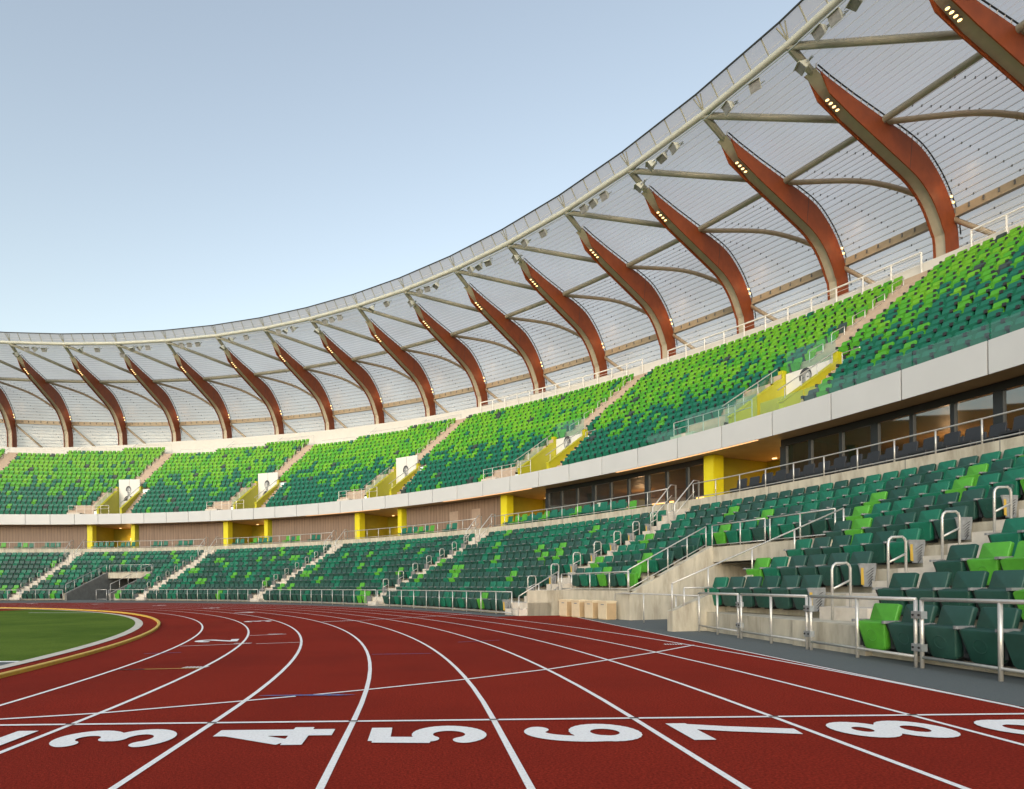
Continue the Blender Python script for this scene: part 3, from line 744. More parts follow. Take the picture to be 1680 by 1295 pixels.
# stair rails in the upper aisles
for n_, a in enumerate(UA):
    for s, j in enumerate(range(NV + 0, NU - 1, 2)):
        b = MB(); c = a + .50 * 70 / ru(j)
        p0 = P(ru(j) - .3, c, zu(j)); p1 = P(ru(j + 1) - .1, c, zu(j + 1)); h = Vector((0, 0, .92))
        b.tube([p0, p0 + h * .97, p0 + h + (p1 - p0) * .06, p1 + h * .97, p1 + h * .90, p1], .024, 6)
        b.tube([p0 + h * .5, p1 + h * .5], .018, 6)
        if inview(p0): tag(b.build('stair_rail', M['steel'], smooth=True), 'white stair rail in the upper deck, %s stair from the right, %s rail up' % (nth(n_ + 1), nth(s + 1)), 'handrail', 'upper stair rails')
    j = 4; c = a - 2.0
    b = MB(); p0 = P(ru(j), c + .25, zu(j)); p1 = P(ru(j), c - .45, zu(j))
    b.tube([p0, p0 + Vector((0, 0, .9)), p1 + Vector((0, 0, .9)), p1], .024, 6)
    if inview(p0): tag(b.build('end_rail', M['steel']), 'short white rail before the seats beside the %s upper stair from the right' % nth(n_ + 1), 'handrail', 'upper end rails')
# rails along the top of the deck
for n_, (c0, c1) in enumerate(zip(UA[:-1], UA[1:])):
    b = empty('top_railing', 'white railing along the top row, %s upper bay from the right' % nth(n_ + 1), 'railing', 'railings behind the top row')
    spans = [(c0 + .6, c1 - 1.2, 0)] if c0 < 52 else [(c0 + .7, c0 + 4.6, 0), (c0 + 5.6, c0 + 9.8, -1), (c0 + 10.8, c1 - 1, -2)]
    for q0, q1, st in spans:
        n = int((q1 - q0) / 1.1); zb = zu(NU + st)
        r_ = ru(NU + st) + .25
        rr = MB(); pts = [P(r_, q0 + (q1 - q0) * i / n, zb + 1.7 if c0 < 52 else zb + .9) for i in range(n + 1)]
        hw = .06 if c0 < 52 else .016
        rr.tube(pts, hw, 6)
        if c0 < 52:
            for dz in (.3, .6): rr.tube([p - Vector((0, 0, dz)) for p in pts], .012, 4)
        rr.build('rail', M['wrail'] if c0 < 52 else M['galv'], b)
        for p in pts:
            pp = MB(); pp.tube([p - Vector((0, 0, 1.3)), p], hw * .8, 6); pp.build('post', M['wrail'] if c0 < 52 else M['galv'], b)
    if c0 >= 52:
        for d in (5.0, 10.2):
            rr = MB(); z0 = zu(NU - 1)
            rr.tube([P(ru(NU - 1), c0 + d + .5, z0 - .4), P(ru(NU) + .2, c0 + d - .9, z0 + 1.6)], .02, 6); rr.tube([P(ru(NU - 1), c0 + d + .5, z0 - .8), P(ru(NU) + .2, c0 + d - .9, z0 + 1.2)], .016, 6); rr.build('stair_handrail', M['galv'], b)

# ------------------------------------------------------------------ roof
ARB = [105.5, 100.1, 94.9, 89.6, 84.1, 78.7, 73.1, 67.65, 62.35, 57.08, 52.0, 46.78, 41.72, 36.75, 31.9, 27.1, 22.65, 18.1, 13.5, 9.0, 4.5]
NA = len(ARB)
TOP = [(67.6, 27.6), (68.6, 27.35), (70.5, 27.0), (73.2, 26.6), (75.2, 26.3), (76.6, 25.95), (77.7, 25.35), (78.7, 24.55), (79.4, 23.7), (79.9, 22.9), (80.25, 21.6), (80.35, 18.5)]
BOT = [(67.95, 27.5), (68.65, 26.6), (70.5, 25.95), (73.0, 25.2), (75.0, 24.6), (76.2, 24.2), (77.1, 23.7), (77.8, 23.1), (78.35, 22.4), (78.7, 21.8), (78.95, 21.2), (79.05, 18.4)]
def dphi(w, r): return math.degrees(w / r)
arches = []
def bez(pts, n):
    """smooth resample of a profile (Catmull-Rom)"""
    out = []; k = len(pts)
    for i in range(k - 1):
        p0 = pts[max(i - 1, 0)]; p1 = pts[i]; p2 = pts[i + 1]; p3 = pts[min(i + 2, k - 1)]
        for s in range(n):
            t = s / n
            out.append(tuple(.5 * ((2 * b_) + (-a_ + c_) * t + (2 * a_ - 5 * b_ + 4 * c_ - d_) * t * t + (-a_ + 3 * b_ - 3 * c_ + d_) * t ** 3) for a_, b_, c_, d_ in zip(p0, p1, p2, p3)))
    out.append(pts[-1]); return out
TOPS = TOP[:3] + bez(TOP[2:], 3)[1:]; BOTS = BOT[:3] + bez(BOT[2:], 3)[1:]
for ai, a in enumerate(ARB):
    rk = NA - ai
    root = empty('roof_arch', 'curved rust brown roof arch with lamps, %s' % ('%s visible from the right' % nth(NA - ai - 3) if 0 < NA - ai - 3 else 'hidden beyond the right edge'), 'arch', 'roof arches')
    W = .34
    for sgn in (-1, 1):
        b = MB()
        for i in range(len(TOPS) - 1):
            q = []
            for (r, z) in (TOPS[i], BOTS[i], BOTS[i + 1], TOPS[i + 1]):
                q.append((P(r, a + sgn * dphi(W, r), z), P(r, a + sgn * dphi(W - .05, r), z)))
            p = [q[0][0], q[1][0], q[2][0], q[3][0], q[0][1], q[1][1], q[2][1], q[3][1]]
            # lower flange edge is thicker
            b.quad(*p[:4]); b.quad(*p[4:]); b.quad(p[1], p[2], p[6], p[5]); b.quad(p[0], p[3], p[7], p[4])
            if i == 0: b.quad(p[0], p[1], p[5], p[4])
        # panel joint
        r, z = TOPS[9]; r2, z2 = BOTS[9]
        f = a + sgn * dphi(W + .004, r)
        b.build('side_plate', M['arch'], root)
        if sgn < 0:
            j = MB(); j.hexa([P(r, f, z), P(r + .03, f, z), P(r2 + .03, f, z2), P(r2, f, z2), P(r, f - .004, z), P(r + .03, f - .004, z), P(r2 + .03, f - .004, z2), P(r2, f - .004, z2)]); j.build('joint', M['dark'], root)
    b = MB()
    for i in range(len(TOPS) - 1):
        q = []
        for k in (i, i + 1):
            (r, z), (r2, z2) = BOTS[k], TOPS[k]; L = math.hypot(r2 - r, z2 - z); t = min(.6, .2 / L) if k > 1 else (1., .55)[k]; rr, zz = r + (r2 - r) * t, z + (z2 - z) * t
            q.append((P(rr, a + dphi(W - .05, rr), zz), P(rr, a - dphi(W - .05, rr), zz)))
        b.quad(q[0][0], q[0][1], q[1][1], q[1][0])
    b.build('soffit_plate', M['soffit'], root)
    # top chord with brackets carrying the cladding
    b = MB(); pts = [P(r + .03, a, z + .06) for r, z in TOPS]
    b.tube([p for p in pts], .10, 6)
    b.tube([P(66.0, a, 28.45), P(67.6, a, 27.7), P(70.2, a, 27.12)], [.2, .17, .12], 8)
    b.build('top_chord', M['tube'], root)
    b = MB(); acc = 0
    e0, e1 = a - dphi(W, 75), a
    lastp = None
    for i in range(len(TOPS) - 1):
        (r, z), (r2, z2) = TOPS[i], TOPS[i + 1]; L = math.hypot(r2 - r, z2 - z); n = max(1, int(L / .45)); nr, nz = (z - z2) / L, (r2 - r) / L
        if nz < 0 and nr < 0: nr, nz = -nr, -nz
        for s in range(n):
            t = s / n; rr = r + (r2 - r) * t; zz = z + (z2 - z) * t
            b.tube([P(rr, e0, zz), P(rr + nr * .22, e0, zz + nz * .22)], .035, 4)
    b.tube([P(r + .16, e0, z + .2) for r, z in TOPS[:-3]], .035, 5, 1); b.build('cladding_rail', [M['steel'], M['dark']], root)
    # lamps
    for k in range(4):
        r = 68.95 + k * .27; z = 26.53 - k * .095; b = MB()
        c = P(r, a, z + .02); b.tube([c + Vector((0, 0, .02)), c + Vector((0, 0, .10))], .095, 10)
        lam = b.build('lamp', M['grey'], root)
        b = MB(); b.tube([c + Vector((0, 0, -.0)), c + Vector((0, 0, .021))], .085, 10); b.build('lens', M['lamp'], lam)
    if 15 < a < 102:
        ld = bpy.data.lights.new('arch_lamp_glow', 'POINT'); ld.energy = 6; ld.color = (1., .62, .28); ld.shadow_soft_size = .25
        lq = bpy.data.objects.new('arch_lamp_glow', ld); col.objects.link(lq); lq.location = P(78.7, a - dphi(W + .75, 79), 23.9); lq.parent = root
    for k in range(2):
        b = MB(); c = P(79.35 + k * .18, a - dphi(W + .07, 79), 23.75 - k * .3); b.box(c, (.05, .05, .05)); lam = b.build('lamp', M['grey'], root)
        b = MB(); b.box(c + Vector((-.03, -.055, 0)), (.06, .02, .06)); b.build('lens', M['lamp'], lam)
canopy = empty('canopy_roof', 'translucent curved canopy roof of clear panels on thin purlins over the stand', 'roof')
SH = [(65.3, 29.35), (66.15, 28.85), (67.6, 28.0), (70.5, 27.4), (73.2, 27.0), (76.7, 26.4), (78.0, 25.75), (79.1, 24.85), (79.9, 23.9), (80.5, 22.9), (80.8, 21.6), (81.0, 18.0)]
sh = MB()
SHS = SH[:3] + bez(SH[2:], 3)[1:]
for ai in range(NA - 1):
    sh.sweep(SHS, ARB[ai], ARB[ai + 1], 99)
sh.build('roof_panel', M['etfe'], canopy, True)
# purlins: resample the profile every 0.4 m
cum = [0.]
for i in range(len(SHS) - 1): cum.append(cum[-1] + math.hypot(SHS[i + 1][0] - SHS[i][0], SHS[i + 1][1] - SHS[i][1]))
d_ = .75
while d_ < cum[-1]:
    i = max(k for k in range(len(cum)) if cum[k] <= d_); i = min(i, len(SHS) - 2); t = (d_ - cum[i]) / (cum[i + 1] - cum[i])
    r = SHS[i][0] + (SHS[i + 1][0] - SHS[i][0]) * t; z = SHS[i][1] + (SHS[i + 1][1] - SHS[i][1]) * t
    b = MB(); i2 = min(i + 1, len(SHS) - 1); L = cum[i2] - cum[i]; ur, uz = (SHS[i2][0] - SHS[i][0]) / L, (SHS[i2][1] - SHS[i][1]) / L
    for a0, a1 in zip(ARB[:-1], ARB[1:]): b.sweep([(r - .025 - ur * .022, z - .03 - uz * .022), (r - .025 + ur * .022, z - .03 + uz * .022)], a0, a1, 99)
    if d_ > 8.6:
        b.tube([P(r - .05, a, z - .085) for a in ARB], .011, 4, 1)
        for a0, a1 in zip(ARB[:-1], ARB[1:]):
            for s in [(.12 + .333 * q_ + .037 * int(d_ / .42)) % 1. for q_ in range(3)]:
                p = P(r - .05, a0, z - .07).lerp(P(r - .05, a1, z - .07), s); b.box(p, (.022, .022, .06), 1)
    b.build('purlin', [M['purlin'], M['grey']], canopy); d_ += .42
b = MB(); b.tube([P(66.0, a, 28.5) for a in ARB], .19, 10); b.build('rim_tube', M['rim'], canopy, True)
b = MB(); b.tube([P(65.3, a, 29.36) for a in ARB], .055, 5); b.build('rim_edge', M['dark'], canopy)
for a0, a1 in zip(ARB[:-1], ARB[1:]):
    b = MB()
    for s in range(5):
        p = P(66.0, a0, 28.6).lerp(P(66.0, a1, 28.6), s / 5); q = P(65.35, a0, 29.33).lerp(P(65.35, a1, 29.33), s / 5); b.tube([p, q], .035, 5)
    p = P(66.0, a0, 28.6); b.tube([p, P(65.4, a0 - .2, 29.3)], .035, 5); b.tube([p, P(65.4, a0 + .2, 29.3)], .035, 5)
    b.build('rim_strut', M['tube'], canopy)
b = MB(); b.tube([P(73.2, a, 26.55) for a in ARB], .19, 9); b.build('ring_tube', M['tube'], canopy, True)
b = MB()
pr = [(79.9, 22.75), (79.9, 23.25), (80.3, 23.3), (80.3, 22.8)]
for a0, a1 in zip(ARB[:-1], ARB[1:]):
    b.sweep(pr, a0, a1, 99, closed=True)
    for s in range(9):
        p = P(79.84, a0, 23.05).lerp(P(79.84, a1, 23.05), (s + .5) / 9); b.box(p, (.03, .03, .12), 1)
b.build('ring_beam', [M['beam'], M['grey']], canopy)
for i in range(NA - 1):
    a0, a1 = ARB[i], ARB[i + 1]
    b = MB(); b.tube([P(66.05, a0, 28.4), P(72.6, a1, 26.55)], .18, 8); b.build('brace_tube', M['tube'], canopy, True)
    pts = []
    for s in range(13):
        t = s / 12; a = a0 + (a1 - a0) * t; rr = 73.2 + 6.6 * t
        # follow the underside of the roof
        k = max(j for j in range(len(TOPS)) if TOPS[j][0] <= rr + 1e-6); k = min(k, len(TOPS) - 2); u = (rr - TOPS[k][0]) / (TOPS[k + 1][0] - TOPS[k][0] + 1e-9)
        chord = P(rr, a, TOPS[k][1] + (TOPS[k + 1][1] - TOPS[k][1]) * min(1, u)); pts.append(chord)
    b = MB(); b.tube(pts, .15, 8); b.build('curved_brace', M['beam'], canopy, True)
    b = MB(); b.tube([P(79.9, a0, 22.9), P(79.9, a0 + (a1 - a0) * .52, 19.6)], .14, 7); b.build('lower_brace', M['beam'], canopy, True)

# opposite side of the bowl (seen only in reflections and from other positions)
OPP = [(48.9, 0), (49.2, .5), (58.5, 4.4), (58.6, 5.4), (62.6, 5.4), (62.6, 8.0), (61.6, 8.0), (61.6, 9.2), (62.6, 9.2), (77.5, 19.5), (78.5, 21)]
OPR = [(65.3, 29.6), (73.2, 27.2), (77, 26.6), (79.2, 25), (80.3, 23), (80.8, 18)]
opp = empty('opposite_stand', 'opposite green seating stand with darkened roof beyond the left frame edge', 'stand')
def loop(prof, matl, nm_):
    b = MB(); sl_ = []
    for a in range(112, 181, 4): sl_.append([Vector((r * math.cos(R(a)), r * math.sin(R(a)), z)) for r, z in prof])
    for y in (-30, -60, -90): sl_.append([Vector((-r, y, z)) for r, z in prof])
    for p, q in zip(sl_[:-1], sl_[1:]):
        for j in range(len(prof) - 1): b.quad(p[j], p[j + 1], q[j + 1], q[j])
    b.build(nm_, matl, opp)
loop(OPP[:3], M['s_dark'], 'lower_rows'); loop(OPP[2:5], M['concrete'], 'concourse'); loop(OPP[4:7], M['wood'], 'concourse_wall'); loop(OPP[6:9], M['fascia'], 'fascia_panel'); loop(OPP[8:10], M['s_green'], 'upper_rows'); loop(OPP[9:], M['white'], 'back_wall'); loop(OPR, M['grey'], 'roof_panel')  # roof coloured dark grey: its backlit shade in reflections is put into the colour
# floodlights on the rim
def flood_parts():
    h = MB(); n = 4
    h.hexa([(-.30, -.26, -.20), (.30, -.26, -.20), (.30, .26, -.20), (-.30, .26, -.20), (-.16, -.12, .22), (.16, -.12, .22), (.16, .12, .22), (-.16, .12, .22)])
    h.hexa([(-.30, -.28, -.30), (.30, -.28, -.30), (.30, -.25, -.18), (-.30, -.25, -.18), (-.30, -.30, -.30), (.30, -.30, -.30), (.30, -.27, -.18), (-.30, -.27, -.18)])
    l = MB(); l.box((0, 0, -.205), (.27, .23, .008))
    k = MB(); k.tube([(-.32, 0, 0), (-.32, 0, .38), (.32, 0, .38), (.32, 0, 0)], .03, 5); k.tube([(0, 0, .38), (0, 0, .62)], .035, 5)
    return h.mesh('housing', M['rim']), l.mesh('lens', M['ink2']), k.mesh('yoke', M['galv'])
FH, FL, FY = flood_parts()
for ai in range(NA - 1):
    a0, a1 = ARB[ai], ARB[ai + 1]
    for s, fq in enumerate((.05, .3, .45, .62)):
        if s == 0 and ai % 2: continue
        if s == 2 and ai % 3 == 0: continue
        rr, zz = (66.2, 28.5) if s else (66.75, 28.05)
        p = P(rr, a0, zz).lerp(P(rr, a1, zz), fq)
        if not inview(p) or a0 < 12: continue
        e = empty('floodlight', 'grey floodlight, %s in its cluster, left of the %s arch tip from the right' % (nth(4 - s), nth(max(1, NA - ai - 4))), 'floodlight', 'floodlights under the roof rim')
        am = a0 + (a1 - a0) * fq
        e.matrix_world = Matrix.Translation(p - Vector((0, 0, .62))) @ Matrix.Rotation(R(am - 90 + random.uniform(-50, 20)), 4, 'Z') @ Matrix.Rotation(R(-random.choice((62, 48, 30, 55))), 4, 'X')
        e.scale = (.95,) * 3
        link('housing', FH, e); link('lens', FL, e); link('yoke', FY, e)
b = MB(); b.tube([P(65.97, ARB[0], 28.14)] + [P(65.97, a, 28.14) for a in ARB[1:]], .03, 5); b.build('cable_tray', M['galv'], canopy)

# ------------------------------------------------------------------ concourse
RC = 62.7
COLS = [9.65, 24.73, 39.8, 54.94, 70.13, 85.37, 100.5]
for n_, c in enumerate(COLS):
    w = dphi(.60, RC)
    if n_ > 0:
        for side, cc in (('left', c), ('right', c - (4.75 if c > 45 else 99))):
            if cc < 0: continue
            ww = w if side == 'left' else w * .76
            yc = empty('yellow_column', 'yellow square column on the %s of the %s recess from the right' % (side, nth(n_)), 'column', 'yellow columns of the concourse')
            b = MB(); b.cyl_box(RC - .28, RC + .45, cc - ww, cc, ZF - .5, ZB - .004); b.build('shaft', M['yellow'], yc)
            b = MB(); b.cyl_box(RC - .31, RC + .48, cc - ww - .03, cc + .03, ZF, ZF + .12); b.build('plinth', M['olive'], yc)
    # recess behind the column: olive side wall, back wall, ceiling lamp
    rc = empty('yellow_recess', 'olive yellow passage recess glowing between columns, %s from the right' % nth(n_ + 1), 'passage', 'passage recesses')
    lo = c - (4.75 if c > 45 else 3.7); b = MB()
    b.cyl_box(RC + .45, 67.0, c - .25, c, ZF, ZB - .01); b.build('side_wall', M['olive'], rc)
    b = MB(); b.cyl_box(67.0, 67.2, lo - .5, c, ZF, ZB - .01); b.build('back_wall', M['olive'] , rc)
    b = MB(); b.cyl_box(RC + .5, 67.0, lo - .25, lo, ZF, ZB - .01); b.build('inner_wall', M['wood'], rc)
    b = MB(); b.add([P(66.96, lo + .2, ZF), P(66.96, lo + 2.0, ZF), P(66.96, lo + .5, ZF + 1.9)], [(0, 1, 2)]); b.build('stair_opening', M['dark'], rc)
    sc_ = MB(); pc = P(66.9, lo + (c - lo) * .55, ZF + 1.75); sc_.box(pc, (.06, .06, .14)); sc_.build('wall_lamp', M['lamp'], rc)
    lp = bpy.data.lights.new('wall_lamp_glow', 'POINT'); lp.energy = 17; lp.color = (1., .5, .14); lp.shadow_soft_size = .15
    lq = bpy.data.objects.new('wall_lamp_glow', lp); col.objects.link(lq); lq.location = P(66.55, lo + (c - lo) * .55, ZF + 1.9); lq.parent = rc
    for q in (.30, .72):
        lb = MB(); cc = P(66.3, lo + (c - lo) * q, ZB - .03); lb.tube([cc, cc + Vector((0, 0, .02))], .12, 10); lb.build('downlight', M['lamp'], rc)
        ld = bpy.data.lights.new('downlight_lamp', 'SPOT'); ld.energy = 70; ld.color = (1., .58, .2); ld.spot_size = R(75); ld.spot_blend = .6; ld.shadow_soft_size = .1
        lo_ = bpy.data.objects.new('downlight_lamp', ld); col.objects.link(lo_); lo_.location = cc - Vector((0, 0, .05)); lo_.parent = rc
    # wall from this recess to the next one
    hi = lo; low = COLS[n_ - 1] if n_ else -14
    if c > 45:
        wd = empty('timber_wall', 'brown timber clad wall below the upper deck, %s bay from the right' % nth(n_ + 1), 'wall', 'timber walls')
        b = MB(); b.sweep([(RC + .1, ZF), (RC + .1, ZB - .01), (RC + .4, ZB - .01), (RC + .4, ZF)], low, hi - .66, 1.0, closed=True, caps=True); b.build('cladding', M['wood'], wd)
        q = low + .3
        sm = MB()
        while q < hi - .7:
            sm.cyl_box(RC + .092, RC + .102, q, q + .015, ZF, ZB - .02); q += .30
        sm.build('board_joint', M['dark'], wd)
        if 50 < c < 58:
            for dc in (2.2, 4.4):
                b = MB(); b.cyl_box(RC + .06, RC + .11, low + dc, low + dc + .85, ZF, ZF + 2.25); dd = b.build('door', M['door'], wd)
                b = MB(); p = P(RC + .03, low + dc + .72, ZF + 1.0); b.box(p, (.03, .03, .07)); b.build('handle', M['steel'], dd)
    else:
        ww = empty('window_wall', 'dark framed glass wall of the lounge, %s glazed bay from the right' % nth(n_ + 1), 'window wall', 'glass walls')
        n = int((hi - low) / 1.17); q0 = low; st = (hi - low) / n
        for s in range(n):
            b = MB(); b.sweep([(RC + .16, ZF + .1), (RC + .16, ZB - .32)], q0 + st * s + .05, q0 + st * (s + 1) - .05, 9); b.build('pane', M['window'], ww)
            b = MB(); wdt = .06 if s % 3 else .13; b.cyl_box(RC + .08, RC + .26, q0 + st * s - wdt, q0 + st * s + wdt, ZF, ZB - .3); b.build('mullion', M['frame'], ww)
        b = MB(); b.cyl_box(RC + .08, RC + .26, hi - .22, hi + .05, ZF, ZB - .3); b.build('mullion', M['frame'], ww)
        b = MB(); b.sweep([(RC + .07, ZB - .3), (RC + .07, ZB - .01), (RC + .27, ZB - .01), (RC + .27, ZB - .3)], low, hi, 1, closed=True, caps=True); b.build('head_frame', M['frame'], ww)
        b = MB(); b.sweep([(RC + .07, ZF), (RC + .07, ZF + .1), (RC + .27, ZF + .1), (RC + .27, ZF)], low, hi, 1, closed=True, caps=True); b.build('sill', M['frame'], ww)
        # lounge behind the glass
        for s in range(2):
            ld = bpy.data.lights.new('lounge_fill', 'POINT'); ld.energy = 45; ld.color = (1., .6, .3); ld.shadow_soft_size = .2  # added fill light that brightens the interior, not a fixture
            lq = bpy.data.objects.new('lounge_fill', ld); col.objects.link(lq); lq.location = P(69.0, low + (hi - low) * (.25 + .5 * s), ZF + 2.2); lq.parent = ww
        b = MB(); b.sweep([(70.5, ZF), (70.5, ZB)], low - .5, hi + .5, 1); b.build('lounge_wall', M['wood'], ww)
        for s in range(4):
            q = low + (hi - low) * (s + .5) / 4
            b = MB(); b.cyl_box(69.4, 69.45, q - .5, q + .9, ZF + 1.9, ZF + 2.0); b.build('light_strip', M['lounge'], ww)
            b = MB(); b.cyl_box(70.3, 70.4, q - 1.2, q - .5, ZF, ZF + 2.6); b.build('wall_panel', M['olive' if s % 2 else 'door'], ww)
# warm light line under the fascia beside the recesses
for n_, c in enumerate(COLS[1:4]):
    b = MB(); b.sweep([(RFA + .06, ZB - .02), (RFA + .16, ZB - .02), (RFA + .16, ZB - .005), (RFA + .06, ZB - .005)], c - 3.4, c + 5.0, 1, closed=True); tag(b.build('light_strip', M['strip']), 'thin warm light line under the deck edge at the %s recess from the right' % nth(n_ + 2), 'light strip', 'light lines')

# ------------------------------------------------------------------ railings
def railing(name, label, pts, h, m, group=None, cat='railing', rad=.021, low=.12, postr=.022, midposts=True, extra=()):
    """pts: base points; top rail at h, bottom rail at low, a post at every point"""
    e = empty(name, label, cat, group); up_ = lambda p, z: Vector(p) + Vector((0, 0, z))
    b = MB(); b.tube([up_(p, h) for p in pts], rad, 8); b.build('top_rail', m, e, True)
    if low is not None:
        b = MB(); b.tube([up_(p, low) for p in pts], rad * .8, 6); b.build('bottom_rail', m, e, True)
    for z in extra:
        b = MB(); b.tube([up_(p, z) for p in pts], rad * .6, 6); b.build('mid_rail', m, e, True)
    for i, p in enumerate(pts):
        b = MB(); b.tube([up_(p, -.02), up_(p, h - .01)], postr, 8); b.build('post', m, e, True)
    return e
# front fence on the straight: separate panels with clamps
ys = [(11.0, 9.5), (9.36, 7.55), (7.43, 5.26), (5.15, 2.93), (2.83, .62), (.52, -1.7)]
XF = 48.68
nm = ['leftmost panel beside the tunnel mouth', 'second panel from the tunnel mouth', 'panel left of the nearest stair', 'panel in front of the nearest stair', 'panel before the bright green front seat', 'panel at the right frame edge']
for (y0, y1), l in list(zip(ys, nm))[1:]:
    f = railing('fence_panel', 'galvanised tube fence beside the track, ' + l, [(XF, y0, 0), (XF, (y0 + y1) / 2, 0), (XF, y1, 0)], .93, M['steel'], 'front fence panels', 'fence', rad=.027, low=.15, postr=.025)
    for z in (.28, .72):
        b = MB(); b.box((XF, y1 - .055, z), (.04, .085, .05)); b.build('clamp', M['galv'], f)
        for yy in (-.05, .05):
            c = Vector((XF - .042, y1 - .055 + yy, z)); b = MB(); b.tube([c, c - Vector((.012, 0, 0))], .016, 6); b.build('bolt', M['dark'], f)
# curved fence by bay
for k in range(0, 5):
    a0 = AIS[k] - .35 if k == 0 else AIS[k] - .75; a1 = AIS[k + 1] - .95
    spans = [(a0, a1)]
    if a0 < 71 < a1: spans = [(a0, 71.3), (71.6, 72.9), (77.0, a1)]
    for s, (q0, q1) in enumerate(spans):
        n = max(1, round((q1 - q0) / 1.42))
        lab = 'galvanised curved fence along the track edge, %s bay from the nearest tunnel' % nth(k + 1)
        if len(spans) > 1: lab = 'galvanised curved fence %s the far tunnel mouth' % ('right of', 'across', 'left of')[s]
        railing('curved_fence', lab, [P(48.72, q0 + (q1 - q0) * i / n, 0) for i in range(n + 1)], .90, M['steel'], 'curved front fences', 'fence', rad=.024, low=.10)
# stair handrail loops
for k in range(-1, 6):
    for i in range(0, NL - 1):
        c = aisle(k, rl(i)) + (.0 if k >= 0 else .0)
        r0 = rl(i) + .42; z = (i + 1) * HL
        p0 = P(r0 - .06, c, z + .02); p1 = P(r0 + .30, c, z + .02)
        if not inview(p0): continue
        h0 = 1.0; b = MB()
        t0 = p0 + Vector((0, 0, h0)); t1 = p1 + Vector((0, 0, h0 - .14 + .04))
        path = [p0, p0 + Vector((0, 0, h0 - .1)), p0.lerp(p1, .06) + Vector((0, 0, h0 - .03)), p0.lerp(p1, .2) + Vector((0, 0, h0 + .01)), p0.lerp(p1, .8) + Vector((0, 0, h0 + .02)), p0.lerp(p1, .94) + Vector((0, 0, h0 - .02)), Vector((p1.x, p1.y, p0.z + h0 - .08)), p1]
        b.tube(path, .022, 8); b.tube([p0 + Vector((0, 0, h0 * .55)), Vector((p1.x, p1.y, p0.z + h0 * .55 + .16))], .02, 7)
        nmk = 'nearest stair' if k < 0 else '%s stair from the right' % nth(k + 2)
        tag(b.build('stair_handrail', M['steel'], smooth=True), 'looped white tube handrail on the %s, %s from the track' % (nmk, nth(i + 1)), 'handrail', 'looped stair handrails')
# concourse railing, broken at every stair
gaps = [aisle(k, RW) for k in range(-1, 6)]
edges = [-13] + gaps + [PH1 - 1]
for n_, (g0, g1) in enumerate(zip(edges[:-1], edges[1:])):
    q0, q1 = g0 + (.75 if n_ else 0), g1 - .75
    if q1 < q0 + 1: continue
    n = max(2, round((q1 - q0) / 1.25))
    railing('concourse_railing', 'white tube railing on the concrete concourse wall, %s bay from the right' % nth(n_ + 1), [P(RW + .12, q0 + (q1 - q0) * i / n, ZW) for i in range(n + 1)], .72, M['steel'], 'concourse railings', low=.10, rad=.024, postr=.024)
for n_, gph in enumerate(gaps):
    for s, d in (('left', .66), ('right', -.66)):
        b = MB(); zz = (NL - 1) * HL
        p = [P(RW - .9, gph + d, zz), P(RW - .9, gph + d, zz + .92), P(RW + .25, gph + d, ZF + 1.1), P(RW + .55, gph + d, ZF + 1.1), P(RW + .55, gph + d, ZF)]
        b.tube(p, .026, 7); b.tube([P(RW - .9, gph + d, zz + .45), P(RW + .3, gph + d, ZF + .6)], .02, 6)
        if inview(p[0]): tag(b.build('landing_rail', M['steel'], smooth=True), 'white %s rail at the head of the %s lower stair from the right' % (s, nth(n_ + 1)), 'handrail', 'stair head rails')
# near tunnel: rails, cabinets
zt = 5 * HL
railing('niche_railing', 'white railing on the low wall above the beige cabinets', [P(50.75, a, .95) for a in (16.4, 17.6, 18.9, 20.2, 20.95)], .62, M['steel'], low=.06)
railing('slope_railing', 'white sloping railing on the left tunnel wall', [P(50.75 + 3.1 * t, 16.45, .9 + (zt - .9) * t) for t in (0, .25, .5, .75, 1)], .72, M['steel'], low=.10)
railing('lintel_railing', 'white railing above the tunnel lintel, left half', [P(53.98, a, zt) for a in (16.3, 15.0, 13.95)], .74, M['steel'], 'tunnel lintel railings', low=.08)
railing('lintel_railing', 'white railing above the tunnel lintel, right half', [P(53.98, a, zt) for a in (13.75, 12.6, 11.4)], .74, M['steel'], 'tunnel lintel railings', low=.08)
railing('slope_railing', 'thin white sloping handrail right of the tunnel mouth', [P(49.0 + 5.0 * t, 11.15, .45 + (zt - .45) * t) for t in (0, .2, .45, .7, 1)], .72, M['steel'], low=None)
b = MB(); b.tube([P(50.45, 16.75, 0), P(50.45, 16.75, .84), P(50.55, 16.45, .87), P(50.3, 12.0, .84)], .022, 7)
for a in (14.9, 13.2): b.tube([P(50.35, a, 0), P(50.35, a, .85)], .02, 7)
tag(b.build('tunnel_rail', M['steel'], smooth=True), 'white handrail leading into the tunnel beside the cabinets', 'handrail')
railing('slope_railing', 'short white railing beside the low steps left of the cabinets', [P(48.9 + 1.75 * t, 21.05, .02 + .93 * t) for t in (0, .5, 1)], .72, M['steel'], low=.1)
railing('niche_railing', 'low white railing on the ledge before the tunnel mouth', [P(49.3, 11.1, .46), P(50.1, 11.1, .46)], .6, M['steel'], low=.08)
